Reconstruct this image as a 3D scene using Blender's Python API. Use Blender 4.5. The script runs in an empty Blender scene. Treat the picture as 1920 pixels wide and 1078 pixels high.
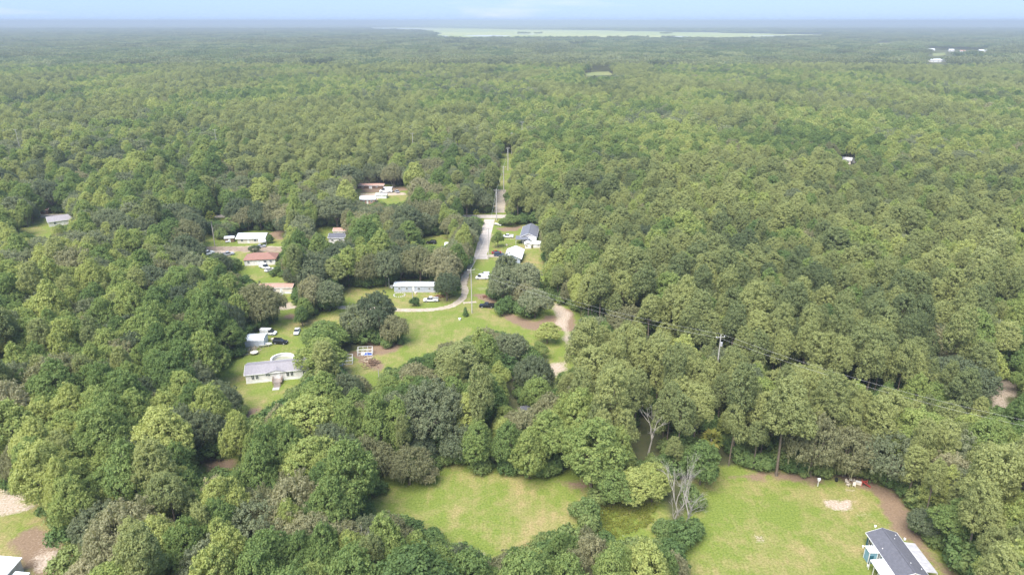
import bpy, math, random
import numpy as np
from mathutils import Vector

rng = np.random.default_rng(7)
random.seed(7)
R = math.radians
S = bpy.context.scene
COL = S.collection

# ------------------------------------------------------------------ camera, world, sun, exposure
CAM_H, PITCH, FPX = 100.0, R(21.3), 1280.0          # drone height (m), tilt, focal length in photo pixels
cam_d = bpy.data.cameras.new('camera'); cam = bpy.data.objects.new('camera', cam_d); COL.objects.link(cam)
cam.location = (0, 0, CAM_H); cam.rotation_euler = (R(90) - PITCH, 0, 0)
cam_d.sensor_width = 36; cam_d.lens = 36 * FPX / 1920; cam_d.clip_start = 1; cam_d.clip_end = 150000
S.camera = cam

SUN_EL, SUN_AZ = R(58), R(-148)                      # azimuth measured from +Y towards +X (sun stands behind left)
W = bpy.data.worlds.new('World'); S.world = W; W.use_nodes = True
wn, wl = W.node_tree.nodes, W.node_tree.links
wn.clear()
w_out = wn.new('ShaderNodeOutputWorld'); w_bg = wn.new('ShaderNodeBackground'); w_bg.inputs[1].default_value = 0.10
sky = wn.new('ShaderNodeTexSky'); sky.sky_type = 'NISHITA'; sky.sun_disc = False
sky.sun_elevation = SUN_EL; sky.sun_rotation = SUN_AZ; sky.altitude = 0; sky.air_density = 1.0; sky.dust_density = 0.4; sky.ozone_density = 3.0
w_tc = wn.new('ShaderNodeTexCoord'); w_map = wn.new('ShaderNodeMapping'); w_map.inputs['Scale'].default_value = (3.0, 3.0, 22.0)
w_no = wn.new('ShaderNodeTexNoise'); w_no.inputs['Scale'].default_value = 1.6; w_no.inputs['Detail'].default_value = 6
w_cr = wn.new('ShaderNodeValToRGB'); w_cr.color_ramp.elements[0].position = 0.58; w_cr.color_ramp.elements[1].position = 0.8
w_cr.color_ramp.elements[1].color = (0.75, 0.75, 0.75, 1)
w_mx = wn.new('ShaderNodeMix'); w_mx.data_type = 'RGBA'; w_mx.inputs['B'].default_value = (2.5, 2.65, 2.8, 1)
w_tint = wn.new('ShaderNodeMix'); w_tint.data_type = 'RGBA'; w_tint.inputs['Factor'].default_value = 0.90      # thin even veil of high cloud
w_tint.inputs['B'].default_value = (1.08, 1.68, 2.85, 1)
wl.new(w_tc.outputs['Generated'], w_map.inputs[0]); wl.new(w_map.outputs[0], w_no.inputs['Vector']); wl.new(w_no.outputs[0], w_cr.inputs[0])
wl.new(sky.outputs[0], w_tint.inputs['A']); wl.new(w_tint.outputs['Result'], w_mx.inputs['A']); wl.new(w_cr.outputs[0], w_mx.inputs['Factor'])
wl.new(w_mx.outputs['Result'], w_bg.inputs[0]); wl.new(w_bg.outputs[0], w_out.inputs[0])

sun_d = bpy.data.lights.new('sun', 'SUN'); sun_d.energy = 2.2; sun_d.angle = R(46); sun_d.color = (1.0, 0.95, 0.87)
sun = bpy.data.objects.new('sun', sun_d); COL.objects.link(sun)
to_sun = Vector((math.sin(SUN_AZ) * math.cos(SUN_EL), math.cos(SUN_AZ) * math.cos(SUN_EL), math.sin(SUN_EL)))
sun.rotation_euler = to_sun.to_track_quat('Z', 'Y').to_euler(); sun.location = (0, 0, 300)

S.view_settings.view_transform = 'Standard'; S.view_settings.look = 'None'; S.view_settings.gamma = 1
S.view_settings.use_curve_mapping = False; S.view_settings.exposure = 1.98
S.render.engine = 'CYCLES'; S.cycles.use_denoising = True
S.cycles.max_bounces = 6; S.cycles.diffuse_bounces = 3; S.cycles.transmission_bounces = 4; S.cycles.volume_bounces = 1
S.cycles.transparent_max_bounces = 4

# ------------------------------------------------------------------ pixel <-> world
CP, SP = math.cos(PITCH), math.sin(PITCH)
def G(px, py, z=0.0):
    u = (px - 960) / FPX; v = (539 - py) / FPX
    t = (z - CAM_H) / (-SP + v * CP)
    return (u * t, (CP + v * SP) * t)
def PX(x, y, z):
    dz = z - CAM_H
    f = y * CP - dz * SP; up = y * SP + dz * CP
    f = np.maximum(f, 1e-3)
    return 960 + FPX * x / f, 539 - FPX * up / f

# ------------------------------------------------------------------ value noise
_nt = rng.random((256, 256))
def vnoise(x, y):
    xi = np.floor(x).astype(int); yi = np.floor(y).astype(int)
    fx = x - xi; fy = y - yi; fx = fx * fx * (3 - 2 * fx); fy = fy * fy * (3 - 2 * fy)
    a = _nt[xi % 256, yi % 256]; b = _nt[(xi + 1) % 256, yi % 256]; c = _nt[xi % 256, (yi + 1) % 256]; d = _nt[(xi + 1) % 256, (yi + 1) % 256]
    return (a * (1 - fx) + b * fx) * (1 - fy) + (c * (1 - fx) + d * fx) * fy
def fbm(x, y, o=3):
    s = 0; a = 0.5; t = 0
    for k in range(o):
        s = s + a * vnoise(x * 2 ** k + 17.3 * k, y * 2 ** k + 5.1 * k); t += a; a *= 0.5
    return s / t

def in_poly(px, py, poly):
    px = np.asarray(px, float); py = np.asarray(py, float)
    r = np.zeros(px.shape, bool); n = len(poly)
    for i in range(n):
        x0, y0 = poly[i]; x1, y1 = poly[(i + 1) % n]
        if y0 == y1: continue
        c = ((y0 > py) != (y1 > py)) & (px < (x1 - x0) * (py - y0) / (y1 - y0) + x0)
        r ^= c
    return r

# ------------------------------------------------------------------ materials
MATS = {}
def ramp_node(nt, stops):
    r = nt.nodes.new('ShaderNodeValToRGB')
    while len(r.color_ramp.elements) < len(stops): r.color_ramp.elements.new(0.5)
    for e, (p, c) in zip(r.color_ramp.elements, stops): e.position = p; e.color = (*c, 1)
    return r
def mat(name, col, rough=0.7, var=0.12, scale=1.5, metal=0.0, bump=0.0, spec=0.4):
    if name in MATS: return MATS[name]
    m = bpy.data.materials.new(name); m.use_nodes = True; nt = m.node_tree; b = nt.nodes['Principled BSDF']
    b.inputs['Roughness'].default_value = rough; b.inputs['Metallic'].default_value = metal
    b.inputs['Specular IOR Level'].default_value = spec
    tc = nt.nodes.new('ShaderNodeTexCoord'); no = nt.nodes.new('ShaderNodeTexNoise')
    no.inputs['Scale'].default_value = scale; no.inputs['Detail'].default_value = 5
    nt.links.new(tc.outputs['Object'], no.inputs['Vector'])
    lo = tuple(max(0, c * (1 - var)) for c in col); hi = tuple(min(1, c * (1 + var)) for c in col)
    r = ramp_node(nt, [(0.3, lo), (0.7, hi)]); nt.links.new(no.outputs[0], r.inputs[0]); nt.links.new(r.outputs[0], b.inputs['Base Color'])
    if bump:
        bp = nt.nodes.new('ShaderNodeBump'); bp.inputs['Strength'].default_value = bump; nt.links.new(no.outputs[0], bp.inputs['Height']); nt.links.new(bp.outputs[0], b.inputs['Normal'])
    MATS[name] = m; return m

def foliage(name, stops, transl=0.4, rough=0.9):
    """leaf colour: one hue per tree, finer differences per spray and leaf"""
    m = bpy.data.materials.new(name); m.use_nodes = True; nt = m.node_tree; nt.nodes.clear()
    out = nt.nodes.new('ShaderNodeOutputMaterial'); oi = nt.nodes.new('ShaderNodeObjectInfo')
    at = nt.nodes.new('ShaderNodeAttribute'); at.attribute_name = 'tint'
    ma = nt.nodes.new('ShaderNodeMath'); ma.operation = 'MULTIPLY_ADD'; ma.inputs[1].default_value = 0.62
    mb = nt.nodes.new('ShaderNodeMath'); mb.operation = 'MULTIPLY'; mb.inputs[1].default_value = 0.38
    nt.links.new(at.outputs['Fac'], mb.inputs[0]); nt.links.new(oi.outputs['Random'], ma.inputs[0]); nt.links.new(mb.outputs[0], ma.inputs[2])
    # neighbouring trees form stands of a similar tone
    sv = nt.nodes.new('ShaderNodeVectorMath'); sv.operation = 'MULTIPLY'; sv.inputs[1].default_value = (0.011, 0.0065, 0.0); nt.links.new(oi.outputs['Location'], sv.inputs[0])
    sn = nt.nodes.new('ShaderNodeTexNoise'); sn.inputs['Scale'].default_value = 1.0; sn.inputs['Detail'].default_value = 3; nt.links.new(sv.outputs[0], sn.inputs['Vector'])
    sa = nt.nodes.new('ShaderNodeMath'); sa.operation = 'MULTIPLY_ADD'; sa.inputs[1].default_value = 1.4; sa.inputs[2].default_value = -0.64; nt.links.new(sn.outputs[0], sa.inputs[0])
    sb = nt.nodes.new('ShaderNodeMath'); sb.operation = 'ADD'; sb.use_clamp = True; nt.links.new(ma.outputs[0], sb.inputs[0]); nt.links.new(sa.outputs[0], sb.inputs[1])
    r = ramp_node(nt, stops); nt.links.new(sb.outputs[0], r.inputs[0])
    d = nt.nodes.new('ShaderNodeBsdfDiffuse'); t = nt.nodes.new('ShaderNodeBsdfTranslucent'); mx = nt.nodes.new('ShaderNodeMixShader')
    mx.inputs[0].default_value = transl
    br = nt.nodes.new('ShaderNodeMix'); br.data_type = 'RGBA'; br.blend_type = 'MULTIPLY'; br.inputs['Factor'].default_value = 1; br.inputs['B'].default_value = (1.3, 1.25, 0.7, 1)
    nt.links.new(r.outputs[0], d.inputs[0]); nt.links.new(r.outputs[0], br.inputs['A']); nt.links.new(br.outputs['Result'], t.inputs[0])
    nt.links.new(d.outputs[0], mx.inputs[1]); nt.links.new(t.outputs[0], mx.inputs[2]); nt.links.new(mx.outputs[0], out.inputs[0])
    MATS[name] = m; return m

foliage('pine_needles', [(0.0, (0.124, 0.162, 0.085)), (0.3, (0.234, 0.272, 0.121)), (0.65, (0.335, 0.361, 0.148)), (0.92, (0.382, 0.411, 0.168)), (1.0, (0.376, 0.405, 0.191))])
foliage('oak_leaves', [(0.0, (0.102, 0.136, 0.088)), (0.35, (0.163, 0.197, 0.115)), (0.7, (0.251, 0.276, 0.160)), (1.0, (0.306, 0.329, 0.202))])
foliage('broad_leaves', [(0.0, (0.112, 0.172, 0.068)), (0.3, (0.179, 0.253, 0.088)), (0.6, (0.279, 0.344, 0.116)), (0.85, (0.391, 0.428, 0.146)), (1.0, (0.426, 0.458, 0.169))])
foliage('mossy_leaves', [(0.0, (0.198, 0.206, 0.108)), (0.5, (0.282, 0.281, 0.156)), (1.0, (0.396, 0.373, 0.232))])
foliage('shrub_leaves', [(0.0, (0.089, 0.146, 0.062)), (0.5, (0.163, 0.242, 0.088)), (1.0, (0.299, 0.349, 0.134))])
foliage('weed_leaves', [(0.0, (0.16, 0.21, 0.045)), (0.5, (0.25, 0.27, 0.06)), (1.0, (0.36, 0.30, 0.09))])
foliage('palm_leaves', [(0.0, (0.10, 0.14, 0.04)), (0.5, (0.19, 0.20, 0.05)), (1.0, (0.32, 0.26, 0.08))])
foliage('far_pine', [(0.0, (0.117, 0.145, 0.091)), (0.5, (0.207, 0.229, 0.123)), (1.0, (0.291, 0.313, 0.165))])
foliage('far_broad', [(0.0, (0.102, 0.143, 0.084)), (0.5, (0.185, 0.234, 0.114)), (1.0, (0.312, 0.336, 0.174))])
mat('bark', (0.16, 0.125, 0.095), 0.95, 0.3, 3)
mat('pale_bark', (0.38, 0.345, 0.30), 0.95, 0.2, 2)

# ------------------------------------------------------------------ mesh building
class MB:
    def __init__(s): s.v = []; s.f = []
    def add(s, vs, fs):
        b = len(s.v); s.v += [tuple(v) for v in vs]; s.f += [tuple(b + i for i in f) for f in fs]; return s
    def box(s, c, d, rz=0.0):
        x, y, z = c; a, b, e = d[0] / 2, d[1] / 2, d[2] / 2; co, si = math.cos(rz), math.sin(rz)
        vs = [(x + px * co - py * si, y + px * si + py * co, z + pz) for pz in (-e, e) for (px, py) in ((-a, -b), (a, -b), (a, b), (-a, b))]
        return s.add(vs, [(3, 2, 1, 0), (4, 5, 6, 7), (0, 1, 5, 4), (1, 2, 6, 5), (2, 3, 7, 6), (3, 0, 4, 7)])
    def loft(s, rings, cap=True):
        n = len(rings[0]); vs = [p for r in rings for p in r]; fs = []
        for i in range(len(rings) - 1):
            for j in range(n):
                a = i * n + j; b = i * n + (j + 1) % n; fs.append((a, b, b + n, a + n))
        if cap: fs.append(tuple(range(n - 1, -1, -1))); fs.append(tuple((len(rings) - 1) * n + j for j in range(n)))
        return s.add(vs, fs)
    def tube(s, pts, rad, n=6, cap=True):
        rings = []
        for i, p in enumerate(pts):
            p = Vector(p); a = Vector(pts[max(i - 1, 0)]); b = Vector(pts[min(i + 1, len(pts) - 1)]); d = (b - a).normalized()
            u = d.cross(Vector((0, 0, 1)) if abs(d.z) < 0.9 else Vector((1, 0, 0))).normalized(); w = d.cross(u)
            r = rad[i] if isinstance(rad, (list, tuple)) else rad
            rings.append([tuple(p + r * (math.cos(2 * math.pi * k / n) * u + math.sin(2 * math.pi * k / n) * w)) for k in range(n)])
        return s.loft(rings, cap)
    def prism(s, prof, y0, y1):       # profile in x,z swept along y
        n = len(prof)
        vs = [(x, y0, z) for x, z in prof] + [(x, y1, z) for x, z in prof]
        fs = [tuple(range(n)), tuple(range(2 * n - 1, n - 1, -1))] + [(i, i + n, (i + 1) % n + n, (i + 1) % n) for i in range(n)]
        return s.add(vs, fs)
    def mesh(s, name, m):
        me = bpy.data.meshes.new(name); me.from_pydata(s.v, [], s.f); me.update()
        me.materials.append(MATS[m] if isinstance(m, str) else m); return me
    def build(s, name, m, parent=None, smooth=False):
        me = s.mesh(name, m)
        if smooth:
            for p in me.polygons: p.use_smooth = True
        o = bpy.data.objects.new(name, me); COL.objects.link(o)
        if parent: o.parent = parent
        return o

def tag(o, label=None, cat=None, group=None, kind=None):
    if label: o['label'] = label
    if cat: o['category'] = cat
    if group: o['group'] = group
    if kind: o['kind'] = kind
    return o
def thing(name, label, cat, loc, rz=0.0, group=None):
    o = bpy.data.objects.new(name, None); COL.objects.link(o); o.empty_display_size = 0.5
    o.location = (loc[0], loc[1], loc[2] if len(loc) > 2 else 0.0); o.rotation_euler = (0, 0, rz)
    return tag(o, label, cat, group)
def np_mesh(name, V, Q, mats, tint=None, midx=None):
    me = bpy.data.meshes.new(name); me.vertices.add(len(V)); me.vertices.foreach_set('co', np.ascontiguousarray(V, np.float32).ravel())
    me.loops.add(Q.size); me.loops.foreach_set('vertex_index', np.ascontiguousarray(Q, np.int32).ravel())
    me.polygons.add(len(Q)); me.polygons.foreach_set('loop_start', np.arange(0, Q.size, 4, dtype=np.int32))
    if midx is not None: me.polygons.foreach_set('material_index', np.ascontiguousarray(midx, np.int32))
    me.update(calc_edges=True)
    if tint is not None:
        a = me.attributes.new('tint', 'FLOAT', 'POINT'); a.data.foreach_set('value', np.ascontiguousarray(tint, np.float32))
    for m in mats: me.materials.append(MATS[m])
    return me

# ------------------------------------------------------------------ clearings seen in the photograph (pixel outlines of bare ground)
VIS = {
 'south_field': [(693,970),(691,940),(735,914),(812,892),(818,868),(860,880),(930,890),(1000,897),(1093,895),(1092,950),(1076,983),(1040,990),(1000,1005),(963,1023),(930,1048),(890,1032),(860,1012),(820,993),(773,972)],
 'east_field': [(1349,885),(1440,890),(1600,896),(1653,911),(1678,921),(1690,958),(1709,968),(1708,1008),(1741,1026),(1763,1041),(1795,1085),(1830,1158),(1265,1158),(1285,1085),(1300,1050),(1311,1032),(1311,993),(1323,955),(1331,916)],
 'weeds': [(1138,949),(1184,944),(1231,944),(1225,975),(1208,991),(1156,1009),(1138,1001),(1125,967)],
 'west_yard': [(-45,905),(15,911),(45,920),(72,936),(78,968),(98,983),(108,1011),(128,1016),(145,1030),(130,1050),(115,1062),(112,1085),(105,1158),(-45,1158)],
 'glade': [(366,853),(446,854),(448,868),(436,883),(385,883),(372,868)],
 'willow_floor': [(641,870),(673,870),(676,893),(651,890)],
 'home_yard': [(409,720),(407,708),(415,691),(438,677),(461,666),(457,656),(459,645),(459,629),(493,620),(526,612),(530,589),(551,583),(555,603),(585,608),(587,593),(641,583),(676,583),(655,603),(645,618),(589,624),(574,645),(572,666),(580,681),(574,700),(560,712),(532,737),(526,753),(493,765),(485,780),(458,787),(455,763),(453,745),(413,738)],
 'track_north': [(641,537),(731,540),(739,527),(818,527),(822,560),(845,570),(862,553),(866,525),(878,500),(890,485),(920,497),(912,529),(910,553),(927,568),(931,581),(900,588),(740,588),(645,586),(641,560)],
 'road': [(887,487),(893,470),(903,430),(908,412),(870,409),(868,402),(905,400),(927,399),(928,365),(938,355),(938,330),(944,288),(958,288),(957,330),(950,355),(947,365),(945,400),(952,402),(950,412),(930,412),(922,440),(918,487)],
 'north_yard': [(918,487),(924,424),(945,424),(979,420),(1010,420),(1008,445),(1012,464),(1021,470),(1010,479),(1012,495),(1023,502),(1023,518),(1019,531),(998,525),(993,508),(983,498),(950,493),(918,497)],
 'meadow': [(741,585),(800,585),(850,580),(872,570),(880,545),(885,510),(912,529),(910,553),(927,568),(931,581),(966,593),(998,604),(1006,600),(1021,587),(1029,562),(1054,568),(1075,581),(1083,599),(1075,616),(1071,633),(1073,647),(1073,672),(1055,700),(1035,712),(1028,690),(1030,675),(1018,672),(1010,660),(995,650),(985,638),(966,618),(929,622),(904,622),(879,620),(864,637),(831,650),(808,664),(770,672),(720,690),(700,720),(683,735),(680,700),(665,672),(700,658),(740,658),(762,640),(750,610),(742,600)],
 'sand_gap': [(955,695),(975,690),(973,705),(963,715),(962,735),(968,758),(984,758),(984,775),(970,778),(962,760),(955,735),(952,715)],
 'house_lots': [(382,437),(394,437),(421,452),(430,441),(449,433),(499,433),(532,431),(532,462),(530,472),(511,477),(522,487),(513,502),(499,510),(513,520),(549,525),(549,532),(545,552),(507,552),(486,545),(486,529),(453,518),(446,502),(459,497),(455,480),(444,487),(434,485),(423,479),(407,472),(396,479),(382,481),(380,464),(382,445)],
 'pink_home_drive': [(518,553),(539,555),(549,562),(551,578),(524,579)],
 'dark_roof_lot': [(590,424),(649,428),(647,453),(613,453),(611,440),(590,437)],
 'shed_lot': [(791,443),(808,443),(843,438),(838,458),(803,460),(789,460)],
 'bus_lot': [(672,357),(682,349),(714,347),(735,351),(763,349),(763,374),(745,384),(703,380),(682,383),(672,370)],
 'street_gap': [(373,410),(390,403),(426,401),(425,412),(375,414)],
 'west_house_lot': [(31,440),(35,432),(84,415),(79,400),(117,398),(134,403),(134,419),(106,424),(96,442),(58,443)],
 'snag_gap': [(1238,905),(1275,890),(1312,893),(1312,1000),(1292,1035),(1245,1015),(1230,950)],
 'snag_two': [(1197,778),(1232,778),(1232,850),(1200,850)],
 'palm_gap': [(1308,818),(1350,818),(1350,866),(1312,866)],
 'pens': [(632,650),(665,648),(702,642),(702,698),(645,694)],
 'east_roof_gap': [(1573,295),(1607,297),(1606,303),(1574,301)],
 'east_sand': [(1862,710),(1905,712),(1910,740),(1892,750),(1895,774),(1860,772),(1856,738)],
 'far_field': [(1095,137),(1140,134),(1150,141),(1100,143)],
 'far_field_two': [(1638,81),(1672,80),(1675,85),(1640,86)],
 'lot_one': [(1733,92),(1758,92),(1758,98),(1733,98)],
 'lot_two': [(1738,111),(1776,111),(1776,121),(1738,121)],
 'settlement': [(1748,101),(1772,99),(1774,104),(1750,106)],
 'lot_three': [(1776,93),(1812,94),(1812,101),(1776,100)],
 'lot_four': [(1830,94),(1853,94),(1853,101),(1830,101)],
 'marsh': [(655,51),(760,50),(860,52),(960,54),(1100,57),(1300,61),(1545,66),(1545,69),(1400,71),(1200,71.5),(960,71),(850,70.5),(815,67),(830,63),(800,58),(700,54)],
}
MK_W, MK_H = 1000, 560                                    # mask grid covers px -40..1960, py 40..1160
gx, gy = np.meshgrid(np.arange(MK_W) * 2.0 - 40, np.arange(MK_H) * 2.0 + 40)
VMASK = np.zeros((MK_H, MK_W), bool)
for k, p in VIS.items():
    VMASK |= in_poly(gx, gy, p)
def vis_at(px, py):
    i = np.clip(((py - 40) / 2).round().astype(int), 0, MK_H - 1); j = np.clip(((px + 40) / 2).round().astype(int), 0, MK_W - 1)
    return VMASK[i, j] & (px > -40) & (px < 1960) & (py > 44) & (py < 1155)
def hits_clearing(x, y, h, r, zc):
    """would a tree here (height h, crown radius r, crown centre zc) stand in front of ground the photo shows bare?"""
    bad = np.zeros(x.shape, bool); r = r * 1.08
    smp = [(0, 0.02), (-.3, .02), (.3, .02), (0, .2)]
    for k in range(14):
        a = 6.2832 * k / 14; smp += [(0.98 * math.cos(a), None, math.sin(a)), (0.5 * math.cos(a), None, 0.55 * math.sin(a))]
    smp.append((0, None, 0))
    for q in smp:
        dx = q[0]; z = q[1] if q[1] is not None else zc + q[2] * np.where(q[2] > 0, 1.02 - zc, zc * 0.62)
        px, py = PX(x + dx * r, y, h * z); bad |= vis_at(px, py)
    return bad

# ------------------------------------------------------------------ ground sheet
def axis(lo, hi, step, far):
    a = list(np.arange(lo, hi + 1e-6, step)); s = step
    while a[-1] < far: s *= 1.16; a.append(a[-1] + s)
    s = step
    while a[0] > -far: s *= 1.16; a.insert(0, a[0] - s)
    return np.array(a)
ax_x = axis(-230, 230, 1.2, 60000); ax_y = axis(70, 560, 1.25, 60000)
ax_y = ax_y[ax_y > -9000]
X, Y = np.meshgrid(ax_x, ax_y)
def attr_from(polys, X, Y, wob=1.5, soft=2):
    xx = X + (fbm(X / 5, Y / 5) - 0.5) * 2 * wob * 2; yy = Y + (fbm(X / 5 + 40, Y / 5 + 9) - 0.5) * 2 * wob * 2
    px, py = PX(xx, yy, 0 * xx); ok = yy > 60
    m = np.zeros(X.shape)
    for p in polys: m = np.maximum(m, in_poly(px, py, p) & ok)
    for _ in range(soft):
        q = np.pad(m, 1, mode='edge'); m = (q[:-2, 1:-1] + q[2:, 1:-1] + q[1:-1, :-2] + q[1:-1, 2:] + 2 * q[1:-1, 1:-1]) / 6
    return m
def spots(lst, X, Y):                                      # soft elliptical patches (px, py, radius_x_m, radius_y_m, strength)
    m = np.zeros(X.shape)
    for px, py, a, b, s in lst:
        cx, cy = G(px, py); w = fbm(X / 2.5 + px, Y / 2.5, 3)
        d = ((X - cx) / a) ** 2 + ((Y - cy) / b) ** 2
        m = np.maximum(m, s * np.clip(1.35 - d - (w - 0.5) * 2.2, 0, 1))
    return m
grass_names = ['south_field', 'east_field', 'weeds', 'west_yard', 'glade', 'home_yard', 'track_north', 'north_yard', 'meadow', 'house_lots', 'dark_roof_lot', 'shed_lot', 'bus_lot', 'west_house_lot', 'road', 'pink_home_drive', 'street_gap']
A_grass = attr_from([VIS[n] for n in grass_names], X, Y, 1.0, 3)
q = np.pad(A_grass, 3, mode='edge')                        # lawns reach a little way in under the trees
for dy in range(-3, 4):
    for dx in range(-3, 4): A_grass = np.maximum(A_grass, q[3 + dy:3 + dy + X.shape[0], 3 + dx:3 + dx + X.shape[1]] * (0.9 if abs(dx) + abs(dy) > 2 else 1))
A_sand = attr_from([[(1035,565),(1055,568),(1075,590),(1065,612),(1072,634),(1060,630),(1045,612),(1040,590)],
                    [(1060,626),(1074,628),(1075,676),(1062,676)], [(1022,685),(1040,678),(1073,672),(1070,693),(1055,704),(1035,716),(1030,730),(1024,715)], VIS['sand_gap'], VIS['east_sand'],
                    [(928,399),(928,365),(946,362),(945,399)], [(380,462),(535,462),(535,474),(440,472),(430,486),(400,475),(380,480)],
                    [(676,362),(762,360),(764,366),(676,370)], [(672,372),(710,372),(705,382),(680,384)], [(524,568),(552,568),(552,580),(524,580)],
                    [(1765,98),(1800,100),(1780,106),(1750,104)], [(1745,114),(1770,114),(1765,120),(1745,120)]], X, Y, 1.2, 2) * 0.9
A_sand = np.maximum(A_sand, spots([(1576,945,3.4,2.6,0.95),(1625,967,3.0,1.6,0.4),(15,945,8,5,0.85),(5,930,5,4,0.7),(100,1050,5,3,0.9),(90,1030,4,3,.5),(40,1015,9,4,0.35),(1422,1008,1.0,2.4,0.6),(565,660,4,2.0,0.4),
    (590,640,3,3,0.3),(1000,925,8,6,0.05),(960,448,5,3,.5),(940,478,4,3,.7),(955,482,6,3.5,.75),(922,445,2,6,.6),(1000,497,6,2,.5),(985,605,9,2.5,0.25),(760,650,7,5,0.12),(520,765,6,5,0.15),(1035,553,3,3,.5),(1003,523,3,4,.4),(1015,515,4,3,.35),
    (700,675,4,3,.3),(905,540,3,3,.5),(900,1037,2,1.2,.6),(1590,918,2.4,1.0,.6),(1330,888,3,1.5,.5),(476,660,5,3,.25),(600,690,6,4,.2)], X, Y))
A_brown = attr_from([[(1349,885),(1440,888),(1600,893),(1660,905),(1690,925),(1700,960),(1720,968),(1712,1008),(1745,1026),(1800,1085),(1770,1085),(1700,1010),(1670,985),(1660,950),(1640,925),(1600,912),(1500,900),(1400,900)],
    [(1000,897),(1095,893),(1095,915),(1075,912),(1030,905)], VIS['willow_floor'], VIS['glade'], [(60,930),(60,968),(90,985),(95,1012),(135,1030),(150,1060),(140,1085),(115,1085),(100,1020),(70,1000),(50,960)],
    [(931,581),(966,591),(1000,604),(1030,590),(1060,600),(1075,616),(1060,622),(1040,618),(1000,618),(950,600)], [(1050,575),(1075,581),(1085,599),(1078,618),(1062,600)],
    [(455,763),(495,755),(485,780),(458,787)], [(690,640),(760,640),(740,660),(690,665)], [(530,589),(551,583),(560,600),(545,606)], [(640,660),(690,655),(720,690),(700,700)], [(930,426),(978,424),(975,434),(945,434)], [(505,433),(532,432),(532,450),(515,450)],
    [(60,985),(100,1010),(150,1050),(140,1085),(60,1085),(20,1030)], [(890,545),(925,560),(925,580),(905,565)], [(867,505),(878,495),(876,520),(872,545),(862,545)], [(672,350),(763,350),(763,358),(676,362)]], X, Y, 1.5, 3)
A_dry = np.clip(spots([(30,1000,16,12,1.0),(90,1040,8,8,1.0),(960,960,14,9,0.9),(1600,930,16,7,0.7),(1440,930,8,6,0.35),(1620,1000,14,8,0.55),(1350,905,6,3,.5),(640,600,30,6,.4),(800,640,18,10,.55),(470,745,10,8,.35),(720,680,10,10,.5),(900,580,12,8,.35),(770,560,25,6,.6),(990,490,14,14,.6),(520,445,10,8,.8),(1480,1000,10,5,.3),(1500,1060,12,4,.35)], X, Y), 0, 1)
V = np.stack([X.ravel(), Y.ravel(), np.zeros(X.size)], 1)
ny, nx = X.shape
I = (np.arange(ny - 1)[:, None] * nx + np.arange(nx - 1)[None, :]).ravel()
gm = bpy.data.materials.new('ground_cover'); gm.use_nodes = True; MATS['ground_cover'] = gm
me = np_mesh('ground', V, np.stack([I, I + 1, I + nx + 1, I + nx], 1), ['ground_cover'])
for n, a in (('grass', A_grass), ('sand', A_sand), ('brown', A_brown), ('dry', A_dry)):
    at = me.attributes.new(n, 'FLOAT', 'POINT'); at.data.foreach_set('value', a.astype(np.float32).ravel())
ground = bpy.data.objects.new('ground', me); COL.objects.link(ground)
tag(ground, 'flat ground with mown grass, bare sand and leaf litter', 'ground', kind='structure')
nt = gm.node_tree; bs = nt.nodes['Principled BSDF']; bs.inputs['Roughness'].default_value = 0.95; bs.inputs['Specular IOR Level'].default_value = 0.1
def nnoise(scale, detail=5, rough=0.6):
    n = nt.nodes.new('ShaderNodeTexNoise'); n.inputs['Scale'].default_value = scale; n.inputs['Detail'].default_value = detail; n.inputs['Roughness'].default_value = rough
    nt.links.new(g_tc.outputs['Object'], n.inputs['Vector']); return n.outputs[0]
def nattr(n):
    a = nt.nodes.new('ShaderNodeAttribute'); a.attribute_name = n; return a.outputs['Fac']
def nmath(op, a, b=0.0, clamp=False):
    m = nt.nodes.new('ShaderNodeMath'); m.operation = op; m.use_clamp = clamp
    for i, q in enumerate((a, b)):
        if isinstance(q, (int, float)): m.inputs[i].default_value = q
        else: nt.links.new(q, m.inputs[i])
    return m.outputs[0]
def nmix(f, a, b):
    m = nt.nodes.new('ShaderNodeMix'); m.data_type = 'RGBA'
    for k, q in (('Factor', f), ('A', a), ('B', b)):
        if isinstance(q, tuple): m.inputs[k].default_value = (*q, 1)
        elif isinstance(q, float): m.inputs[k].default_value = q
        else: nt.links.new(q, m.inputs[k])
    return m.outputs['Result']
def nramp(f, stops):
    r = ramp_node(nt, stops); nt.links.new(f, r.inputs[0]); return r.outputs[0]
g_tc = nt.nodes.new('ShaderNodeTexCoord')
n_big, n_mid, n_fine = nnoise(0.07, 4), nnoise(0.35, 6, 0.7), nnoise(2.2, 5, 0.75)
g_map = nt.nodes.new('ShaderNodeMapping'); g_map.inputs['Scale'].default_value = (0.9, 0.10, 1); g_map.inputs['Rotation'].default_value = (0, 0, R(24)); nt.links.new(g_tc.outputs['Object'], g_map.inputs[0])
g_str = nt.nodes.new('ShaderNodeTexNoise'); g_str.inputs['Scale'].default_value = 1.0; g_str.inputs['Detail'].default_value = 4; nt.links.new(g_map.outputs[0], g_str.inputs['Vector'])
streak = nmath('MULTIPLY', nmath('SUBTRACT', g_str.outputs[0], 0.5), 0.8)
dryf = nmath('ADD', streak, nmath('ADD', nmath('MULTIPLY', nattr('dry'), 0.55), nmath('ADD', nmath('MULTIPLY', nmath('SUBTRACT', n_big, 0.465), 3.0), nmath('MULTIPLY', nmath('SUBTRACT', n_mid, 0.5), 2.2))), True)
green = nramp(n_fine, [(0.36, (0.105, 0.148, 0.025)), (0.64, (0.215, 0.255, 0.056))])
tan = nramp(n_fine, [(0.36, (0.200, 0.160, 0.062)), (0.64, (0.390, 0.320, 0.150))])
grass_c = nmix(dryf, green, tan)
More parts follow.
